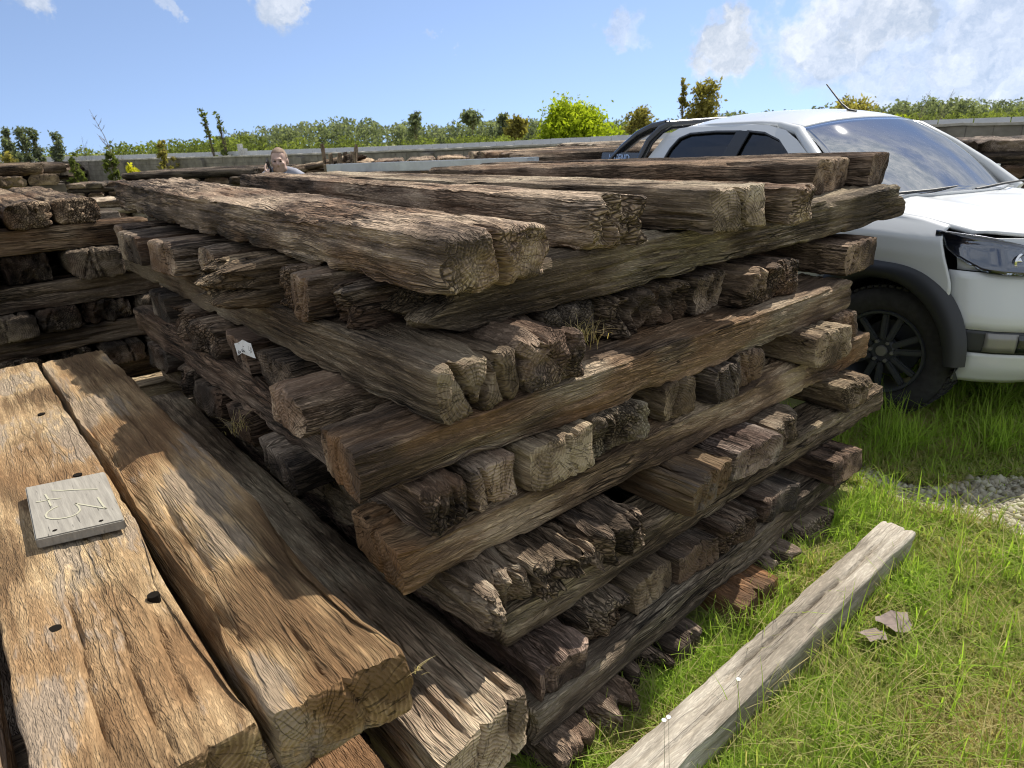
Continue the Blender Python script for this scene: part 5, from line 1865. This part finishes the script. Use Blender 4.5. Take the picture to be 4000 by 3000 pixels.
def ink(pts, r):
    V, Fs = [], []
    P3 = [Vector(on_end(x, y, PB_ - .0022 - .006 * math.exp(-((x - 925) / 120) ** 2))) for x, y in pts]
    for i, p in enumerate(P3):
        t = P3[min(i + 1, len(P3) - 1)] - P3[max(i - 1, 0)]
        n = t.cross(Vector(BD)).normalized() * r
        V += [p - n, p + n]
    for i in range(len(P3) - 1):
        Fs.append((2 * i, 2 * i + 1, 2 * i + 3, 2 * i + 2))
    MB().add(V, Fs).build('pen_stroke', M_INK, paper)


for st_ in ([(930, 575), (1015, 608)], [(1130, 540), (1085, 520), (1055, 560), (1090, 640), (1115, 720), (1080, 760), (1045, 750)], [(1135, 560), (1190, 650), (1215, 730), (1160, 790)],
            [(1230, 590), (1270, 650), (1265, 730), (1255, 810), (1320, 830), (1360, 860), (1330, 990)], [(1370, 650), (1350, 830)], [(1370, 650), (1410, 740), (1440, 840), (1405, 920), (1370, 890)], [(1060, 760), (1110, 850), (1130, 940)]):
    ink(st_, .0009)
for st_ in ([(735, 800), (700, 900), (705, 1060)], [(735, 800), (770, 900), (830, 850)], [(700, 960), (790, 880)], [(760, 990), (840, 910)], [(865, 805), (915, 760), (920, 850), (900, 885), (950, 850)],
            [(990, 790), (970, 850), (1000, 890), (1020, 840)], [(1040, 840), (1030, 890), (1070, 925), (1080, 880)]):
    ink(st_, .0014)

# dry grass caught between sleepers
M_DRY = leafmat('dry_grass', (.34, .25, .13), (.52, .41, .23), (.66, .55, .34))


def blades(P, ang, lean, L, wd, tint):
    n = len(P)
    dh = np.stack([np.cos(ang), np.sin(ang), 0 * ang], 1)
    sd_ = np.stack([-np.sin(ang), np.cos(ang), 0 * ang], 1)
    V = []
    for t, wf_ in ((0, 1.), (.38, .85), (.74, .55)):
        c = P + dh * (lean * L * t ** 1.8)[:, None] + np.array([0, 0, 1]) * (L * (t - .42 * np.minimum(lean, 1.1) * t ** 2.2))[:, None]
        V += [c - sd_ * (wd * wf_)[:, None], c + sd_ * (wd * wf_)[:, None]]
    c = P + dh * (lean * L)[:, None] + np.array([0, 0, 1]) * (L * (1 - .42 * np.minimum(lean, 1.1)))[:, None]
    V.append(c)
    V = np.stack(V, 1).reshape(-1, 3)
    i = np.arange(n)[:, None] * 7
    Q = np.concatenate([i + np.array([[0, 1, 3, 2]]), i + np.array([[2, 3, 5, 4]])])
    T_ = i + np.array([[4, 5, 6]])
    return V, Q, T_, np.repeat(tint, 7)


def tuft(name, P, n, L, label, mat, spread=.02, group=None):
    C = np.asarray(P) + RS.normal(size=(n, 3)) * np.array([spread, spread, spread * .5])
    V, Q, T_, tt = blades(C, RS.uniform(0, 6.283, n), RS.uniform(.3, 1.6, n), RS.uniform(.4, 1., n) * L, np.full(n, .0011), RS.rand(n))
    tag(link(name, mesh_np(name, V, Q, T_, False, {'tint': tt}), mat), label, 'dry grass', group)


tuft('dry_grass_tuft', AB(1.37, 1.44, 1.06), 110, .09, 'tuft of dry straw caught under the long pointed sleeper', M_DRY, .028)
tuft('dry_grass_tuft', AB(2.34, .66, .70), 40, .10, 'small pale dry sprig on the grass-tufted sleeper', M_DRY, .015)
tuft('bark_shred', AB(.905, .495, .70), 9, .035, 'curled shred of bark hanging from the half-shaded tan timber end', M_DRY, .006)

# ------------------------------------------------------------------ plank in the grass
pn, pf = ab(2376, 2992, .125), ab(3454, 2042, .125)
pl_o = timber('long_plank', AB(.775, .62, -.005), YAW_B, 2.05, .125, .13, M_PLANK, (1., .97, .92), label='long squared timber lying in the grass beside the tall stack', cat='timber', near='cut', far='cut', rough=.35, cracks=(('t', .01, .8, 1.95, .006, .02), ('t', -.02, .1, 1.2, .004, .01)), **dict(HERO, N=90))

# broken slates, stick, stones
M_SLATE = plain('brown_slate', (.20, .16, .145), .85, noise=.3, nscale=25, spec=.2, bump=.3)
for pts, ds in (([(3418, 2408), (3480, 2383), (3545, 2390), (3562, 2440), (3545, 2470), (3500, 2468), (3440, 2430)], 'larger'), ([(3352, 2470), (3420, 2452), (3450, 2462), (3470, 2500), (3400, 2508)], 'smaller')):
    pts = [q for i, (x, y) in enumerate(pts) for q in ((x, y), ((x + pts[(i + 1) % len(pts)][0]) / 2 + RS.uniform(-9, 9), (y + pts[(i + 1) % len(pts)][1]) / 2 + RS.uniform(-9, 9)))]
    V = []
    for z in (.04, .056):
        V += [tuple(at_z(x, y, z + (.010 if ds == 'larger' else 0))) for x, y in pts]
    n = len(pts)
    Fs = [tuple(range(n))[::-1], tuple(range(n, 2 * n))] + [(i, (i + 1) % n, n + (i + 1) % n, n + i) for i in range(n)]
    tag(MB().add(V, Fs).build('broken_slate', M_SLATE), '%s broken brown slate lying in the grass beside the long timber' % ds, 'slate', 'broken slates')
st0, st1 = at_z(3655, 1945, .03), at_z(3755, 1925, .03)
tag(MB().tube([tuple(st0), tuple((st0 + st1) / 2 + np.array([0, 0, .006])), tuple(st1)], [.014, .012, .009], 7).build('dead_stick', M_BARK, None, True), 'short dead stick lying on the grass by the gravel', 'stick')

# ------------------------------------------------------------------ gravel track
gpx = [(3330, 1745), (3450, 1800), (3560, 1840), (3640, 1850), (3740, 1830), (3850, 1800), (4000, 1815), (4300, 1850), (4350, 2080), (4000, 2010), (3880, 1960), (3760, 1925), (3640, 1905), (3520, 1890), (3400, 1850), (3300, 1790)]
gpx = [(x, y + 62 + (34 if y > 1860 else 0)) for x, y in gpx]
gw_ = np.array([at_z(x, y, .004) for x, y in gpx])
V = [tuple(gw_.mean(0))]
m_ = len(gw_)
for i in range(m_):
    for k in range(4):
        p = gw_[i] * (1 - k / 4) + gw_[(i + 1) % m_] * k / 4
        V.append(tuple(p + np.array([RS.normal() * .03, RS.normal() * .03, 0])))
n = len(V) - 1
mt, g = new_mat('gravel_bed')
tc = g.n('ShaderNodeTexCoord')
gv = g.n('ShaderNodeTexVoronoi')
g.set(gv, 'Vector', tc.outputs['Object'])
gv.inputs['Scale'].default_value = 55
b = g.n('ShaderNodeBsdfPrincipled')
g.set(b, 'Base Color', g.mix(g.rng(gv.outputs['Distance'], .1, .6), (.60, .55, .47, 1), (.34, .29, .22, 1)))
b.inputs['Roughness'].default_value = .95
g.set(b, 'Normal', g.bump(gv.outputs['Distance'], .6, -.01))
g.out(b.outputs[0])
tag(link('gravel_track', mesh_np('gravel', V, None, [(0, i + 1, (i + 1) % n + 1) for i in range(n)], False), mt), 'pale gravel patch worn into the grass by the pickup', 'gravel', None, 'structure')


def in_poly(x, y, poly):
    inside = np.zeros(len(x), bool)
    for i in range(len(poly)):
        (x0, y0), (x1, y1) = poly[i], poly[i - 1]
        c = ((y0 > y) != (y1 > y)) & (x < (x1 - x0) * (y - y0) / (y1 - y0 + 1e-9) + x0)
        inside ^= c
    return inside


def ground_px(n, x0, x1, y0, y1):
    x, y = RS.uniform(x0, x1, n), RS.uniform(y0, y1, n)
    d = _F[None] + _R[None] * ((x - 2000) / F_PX)[:, None] - _U[None] * ((y - 1500) / F_PX)[:, None]
    P = CAM + d * (-CAM_H / d[:, 2])[:, None]
    return x, y, P


x, y, P = ground_px(26000, 3250, 4350, 1760, 2220)
k = in_poly(x, y, gpx) | (RS.rand(len(x)) < .035)
P = P[k]
n = len(P)
r = RS.gamma(1.5, .0036, n) + .003
oc = np.array([(1, 0, 0), (0, 1, 0), (-1, 0, 0), (0, -1, 0), (0, 0, .7), (0, 0, -.7)])
V = P[:, None, :] + (oc[None] * (1 + .35 * RS.uniform(-1, 1, (n, 6, 3)))) * r[:, None, None]
V[:, :, 2] += r[:, None] * .35
T_ = np.array([(0, 1, 4), (1, 2, 4), (2, 3, 4), (3, 0, 4), (1, 0, 5), (2, 1, 5), (3, 2, 5), (0, 3, 5)])
tag(link('gravel_stones', mesh_np('stones', V.reshape(-1, 3), None, (np.arange(n)[:, None, None] * 6 + T_[None]).reshape(-1, 3), False, {'tint': np.repeat(RS.rand(n), 6)}),
         leafmat('pale_stone', (.42, .38, .31), (.62, .57, .49), (.80, .77, .70))), 'loose pale stones scattered on the gravel patch', 'stones', None, 'stuff')

# ------------------------------------------------------------------ grass
M_GRASS = leafmat('lawn_grass', (.52, .44, .23), (.25, .33, .07), (.36, .52, .08))
lists = []


def add_grass(P, L, wd, lean, tint):
    n = len(P)
    lists.append(blades(P, RS.uniform(0, 6.283, n), lean, L, wd, tint))


def free(P):
    a, b_ = P @ AD, P @ BD
    st = (a > 1.06) & (a < 4.4) & (b_ > .8) & (b_ < 3.1)
    pk = (a > .70) & (a < .85) & (b_ > .6) & (b_ < 2.68)
    s2 = (a > .9) & (b_ > -.5) & (b_ < .86) & (a < 4)
    return ~(st | pk | s2)


# short turf over everything in view, sampled evenly in the picture
for (n_, x0, x1, y0, y1) in ((95000, 2000, 4150, 1600, 3150), (26000, 3300, 4400, 1350, 1800), (22000, 4150, 5000, 1350, 3150), (16000, 2000, 5000, 3150, 3900)):
    x, y, P = ground_px(n_, x0, x1, y0, y1)
    k = free(P) & (~in_poly(x, y, gpx) | (RS.rand(n_) < .03)) & (~in_poly(x, y, [(3352, 2420), (3560, 2370), (3570, 2500), (3352, 2530)]) | (RS.rand(n_) < .35))
    P = P[k]
    dist = np.linalg.norm(P[:, :2], axis=1)
    n = len(P)
    mott = .5 + 1.7 * (fbm(P[:, 0] * 2.3, P[:, 1] * 2.3, 0, 7, 3) - .5)
    dry = .5 + 1.7 * (fbm(P[:, 0] * 3.4, P[:, 1] * 3.4, 4, 9, 3) - .5)
    L = RS.uniform(.018, .055, n) * (1 + 1.4 * np.clip(mott - .5, 0, 1) * 2) * (dist / 1.8) ** .5
    t = np.clip(.57 + .9 * (mott - .5) - 2.0 * np.clip(dry - .47, 0, 1) * 2 * RS.rand(n) + RS.normal(size=n) * .22, 0, 1)
    add_grass(P, L, RS.uniform(.0011, .0022, n) * (dist / 1.7) ** .8, RS.uniform(.15, 1.5, n), t)
# longer clumps: along the foot of the stack, round the timber, under the pickup, scattered on the lawn
cl = []
for b_ in np.arange(.95, 3.2, .045):
    cl.append((AB(.98 - RS.rand() * .14 + .02 * b_, b_), 14, .17, .8))
for b_ in np.arange(.85, 2.75, .06):
    cl.append((AB(.68 - RS.rand() * .05, b_), 9, .10, .75))
    cl.append((AB(.88 + RS.rand() * .05, b_), 9, .15, .8))
for i in range(230):
    gx, gy, P = ground_px(1, 2500, 4100, 1950, 3100)
    if in_poly(gx, gy, gpx)[0] or in_poly(gx, gy, [(3320, 2370), (3600, 2360), (3600, 2560), (3320, 2560)])[0]:
        continue
    cl.append((P[0], 16, .15 * RS.uniform(.5, 1.7), .5 + .3 * RS.rand()))
for i in range(240):
    _, _, P = ground_px(1, 3380, 4300, 1440, 1800)
    cl.append((P[0], 20, .26 * RS.uniform(.5, 1.3), .8))
for i in range(150):
    gx, gy, P = ground_px(1, 3150, 3700, 1700, 2080)
    if in_poly(gx, gy, gpx)[0]:
        continue
    cl.append((P[0], 14, .15 * RS.uniform(.6, 1.3), .7))
for c, n, Lh, tn in cl:
    P = np.asarray(c)[None] + RS.normal(size=(n, 3)) * np.array([.028, .028, 0])
    P[:, 2] = 0
    P = P[free(P)]
    n = len(P)
    if n:
        d = float(np.linalg.norm(c[:2]))
        add_grass(P, Lh * RS.uniform(.45, 1.1, n), RS.uniform(.0012, .0026, n) * (d / 1.8) ** .6, RS.uniform(.1, 1.2, n), np.clip(tn + RS.normal(size=n) * .25, 0, 1))
# a few straws lying about
x, y, P = ground_px(700, 2300, 4100, 2000, 3100)
P = P[free(P)]
n = len(P)
add_grass(P + np.array([0, 0, .02]), RS.uniform(.06, .16, n), np.full(n, .0014), RS.uniform(1.5, 3.2, n), np.clip(RS.rand(n) * .18, 0, 1))
V, Q, T_, tt, off = [], [], [], [], 0
for v, q, t, c in lists:
    V.append(v)
    Q.append(q + off)
    T_.append(t + off)
    tt.append(c)
    off += len(v)
tag(link('lawn_grass', mesh_np('grass', np.concatenate(V), np.concatenate(Q), np.concatenate(T_), False, {'tint': np.concatenate(tt)}), M_GRASS), 'green and straw-coloured grass growing round the tall stack', 'grass', None, 'stuff')

# three small white flowers
M_PETAL = plain('white_petal', (.85, .86, .84), .7)
M_STEM = plain('green_stem', (.05, .09, .02), .9)
for x, y, ds in ((2885, 2655, 'beyond the middle of'), (2594, 2815, 'higher of two beside'), (2612, 2803, 'lower of two beside')):
    P = at_z(x, y, .30)
    fo = empty('white_flower', (float(P[0]), float(P[1]), 0))
    tag(fo, 'tiny white flower %s the long timber in the grass' % ds, 'flower', 'tiny white flowers')
    MB().tube([(.02, .01, 0), (.008, 0, .15), (0, 0, .298)], [.0006, .0005, .0004], 5).build('stem', M_STEM, fo)
    mb = MB()
    for k in range(7):
        a = k * 6.283 / 7
        c, s = math.cos(a), math.sin(a)
        mb.add([(0, 0, .298), (c * .006 - s * .003, s * .006 + c * .003, .302), (c * .0055, s * .0055, .303), (c * .006 + s * .003, s * .006 - c * .003, .302)], [(0, 1, 2, 3)])
    mb.build('petals', M_PETAL, fo)

# ------------------------------------------------------------------ man on the phone
PM = at_y(1093, 640, 7.0)
man = empty('person', (float(PM[0]), float(PM[1]), 0), rad(8))
tag(man, 'person with cropped hair in grey work shirt holding a phone to one ear', 'person')
M_SKIN = plain('skin', (.44, .30, .245), .55, noise=.10, nscale=30)
M_SHIRT = plain('grey_blue_shirt', (.26, .27, .32), .9, noise=.18, nscale=9, bump=.4)
M_TROUS = plain('navy_trousers', (.04, .045, .06), .9)
M_HAIR = plain('sandy_cropped_hair', (.24, .17, .125), .9, noise=.3, nscale=60)


def ball(mb, c, r, rot=None, n=14):
    V, Fs = [], []
    for i in range(n + 1):
        th = math.pi * i / n
        for k in range(n):
            ph = 2 * math.pi * k / n
            v = Vector((r[0] * math.sin(th) * math.cos(ph), r[1] * math.sin(th) * math.sin(ph), r[2] * math.cos(th)))
            if rot is not None:
                v = rot @ v
            V.append(v + Vector(c))
    for i in range(n):
        for k in range(n):
            Fs.append((i * n + k, i * n + (k + 1) % n, (i + 1) * n + (k + 1) % n, (i + 1) * n + k))
    mb.add(V, Fs)


def limb(mb, pts, rads, n=12):
    for i in range(len(pts) - 1):
        mb.tube([pts[i], pts[i + 1]], [rads[i], rads[i + 1]], n)
    for p, r in zip(pts, rads):
        ball(mb, p, (r, r, r), None, 10)


def remesh(o, vox, sm=4):
    md = o.modifiers.new('remesh', 'REMESH')
    md.mode = 'VOXEL'
    md.voxel_size = vox
    md.use_smooth_shade = True
    s_ = o.modifiers.new('smooth', 'SMOOTH')
    s_.iterations = sm
    s_.factor = .5


# local frame: facing -y (towards the tall stack), x to the person's left
HZ = 1.515
mb = MB()
ball(mb, (0, .012, HZ + .03), (.077, .098, .098))                     # cranium
ball(mb, (0, -.035, HZ - .03), (.064, .068, .078))                   # face
ball(mb, (0, -.055, HZ - .085), (.040, .042, .036))                  # jaw and chin
ball(mb, (.045, -.03, HZ - .07), (.026, .045, .030))
ball(mb, (-.045, -.03, HZ - .07), (.026, .045, .030))
mb.tube([(0, -.096, HZ + .005), (0, -.118, HZ - .028)], [.009, .015], 8)   # nose
ball(mb, (0, -.112, HZ - .034), (.017, .013, .011))
ball(mb, (0, -.094, HZ + .022), (.050, .014, .010))                  # brow
ball(mb, (0, -.092, HZ - .062), (.026, .012, .007))                  # lips
ball(mb, (0, -.090, HZ - .071), (.022, .012, .006))
for s_ in (-1, 1):
    ball(mb, (s_ * .078, .015, HZ - .005), (.010, .020, .031))      # ears
    ball(mb, (s_ * .040, -.080, HZ - .022), (.022, .016, .018))     # cheeks
limb(mb, [(0, .02, HZ - .06), (0, .025, HZ - .16)], [.055, .062])
# trunk, legs and the lowered arm under the clothes
limb(mb, [(0, .03, 1.30), (0, .03, 1.0), (0, .02, .86)], [.12, .12, .13])
for s_ in (-1, 1):
    limb(mb, [(s_ * .09, .02, .84), (s_ * .11, 0, .46), (s_ * .11, .03, .08)], [.08, .055, .04])
    ball(mb, (s_ * .11, -.04, .045), (.045, .12, .042))
limb(mb, [(.19, .03, 1.30), (.235, .05, 1.04), (.235, -.03, .80)], [.05, .04, .03])
ball(mb, (.235, -.04, .73), (.022, .040, .05))
# raised arm: shoulder, elbow out, forearm up to the ear
EL, WR = (-.30, -.14, 1.12), (-.125, -.150, 1.335)
limb(mb, [(-.19, .03, 1.31), EL, WR], [.05, .042, .030])
ball(mb, (-.112, -.145, 1.395), (.020, .034, .046), Matrix.Rotation(rad(-12), 3, 'Y'))      # palm
for k, (dy, dz, ln) in enumerate(((-.028, .030, .070), (-.012, .038, .078), (.006, .036, .074), (.022, .026, .060))):
    p0 = (-.108, -.145 + dy, 1.395 + dz)
    p1 = (-.122, -.140 + dy * 1.1 + .010, 1.395 + dz + ln * .50)
    p2 = (-.108, -.128 + dy * 1.1 + .022, 1.395 + dz + ln * .92)
    limb(mb, [p0, p1, p2], [.0090, .0085, .0070], 8)
limb(mb, [(-.100, -.165, 1.385), (-.085, -.165, 1.425), (-.078, -.150, 1.452)], [.010, .009, .008], 8)     # thumb
body = mb.build('body', M_SKIN, man, True)
remesh(body, .009, 2)
mb = MB()
limb(mb, [(0, .03, 1.30), (0, .03, 1.12), (0, .02, .90)], [.135, .150, .155], 16)
ball(mb, (0, .035, 1.315), (.20, .105, .10))
for s_ in (-1, 1):
    limb(mb, [(s_ * .05, .03, 1.415), (s_ * .125, .03, 1.385), (s_ * .185, .03, 1.335)], [.055, .062, .070])
limb(mb, [(.195, .03, 1.325), (.245, .05, 1.04), (.242, -.03, .83)], [.070, .056, .045])
limb(mb, [(-.195, .03, 1.325), EL, (-.155, -.150, 1.295)], [.070, .060, .043])
mb.tube([(0, .022, 1.385), (0, .02, 1.44)], [.085, .072], 16)
sh = mb.build('shirt', M_SHIRT, man, True)
remesh(sh, .013, 4)
MB().box((.115, -.082, 1.20), (.10, .012, .11), None, .004).build('breast_pocket', M_SHIRT, man, True)
mb = MB()
for s_ in (-1, 1):
    limb(mb, [(s_ * .09, .02, .88), (s_ * .11, 0, .48), (s_ * .11, .03, .09)], [.115, .085, .075])
remesh(mb.build('trousers', M_TROUS, man, True), .013, 3)
mb = MB()
V, Fs = [], []
n = 20
for i in range(9):
    th = rad(6 + i * 10.5)
    for k in range(n):
        ph = 2 * math.pi * k / n
        fr = 1 if math.sin(ph) > -.35 else .62
        t_ = th * fr
        V.append((.0805 * math.sin(t_) * math.cos(ph), .012 + .1015 * math.sin(t_) * math.sin(ph), HZ + .03 + .1015 * math.cos(t_)))
for i in range(8):
    for k in range(n):
        Fs.append((i * n + k, i * n + (k + 1) % n, (i + 1) * n + (k + 1) % n, (i + 1) * n + k))
mb.add(V, Fs)
mb.build('hair', M_HAIR, man, True)
for s_ in (-1, 1):
    mb = MB()
    ball(mb, (s_ * .030, -.098, HZ + .002), (.013, .006, .0065), None, 8)
    mb.build('eye', plain('dark_eye', (.03, .025, .02), .3), man, True)
mb = MB()
mb.box((0, 0, 0), (.010, .074, .150), None, .004)
ph_ = mb.build('mobile_phone', M_PLASTIC)
Rm = Matrix.Rotation(rad(8), 4, 'Z')
ph_.matrix_world = Matrix.Translation(man.location) @ Rm @ Matrix.Translation((-.0955, -.055, HZ - .045)) @ Matrix.Rotation(rad(28), 4, 'X') @ Matrix.Rotation(rad(-6), 4, 'Y')
tag(ph_, 'black mobile phone held against the ear of the person in grey', 'phone')
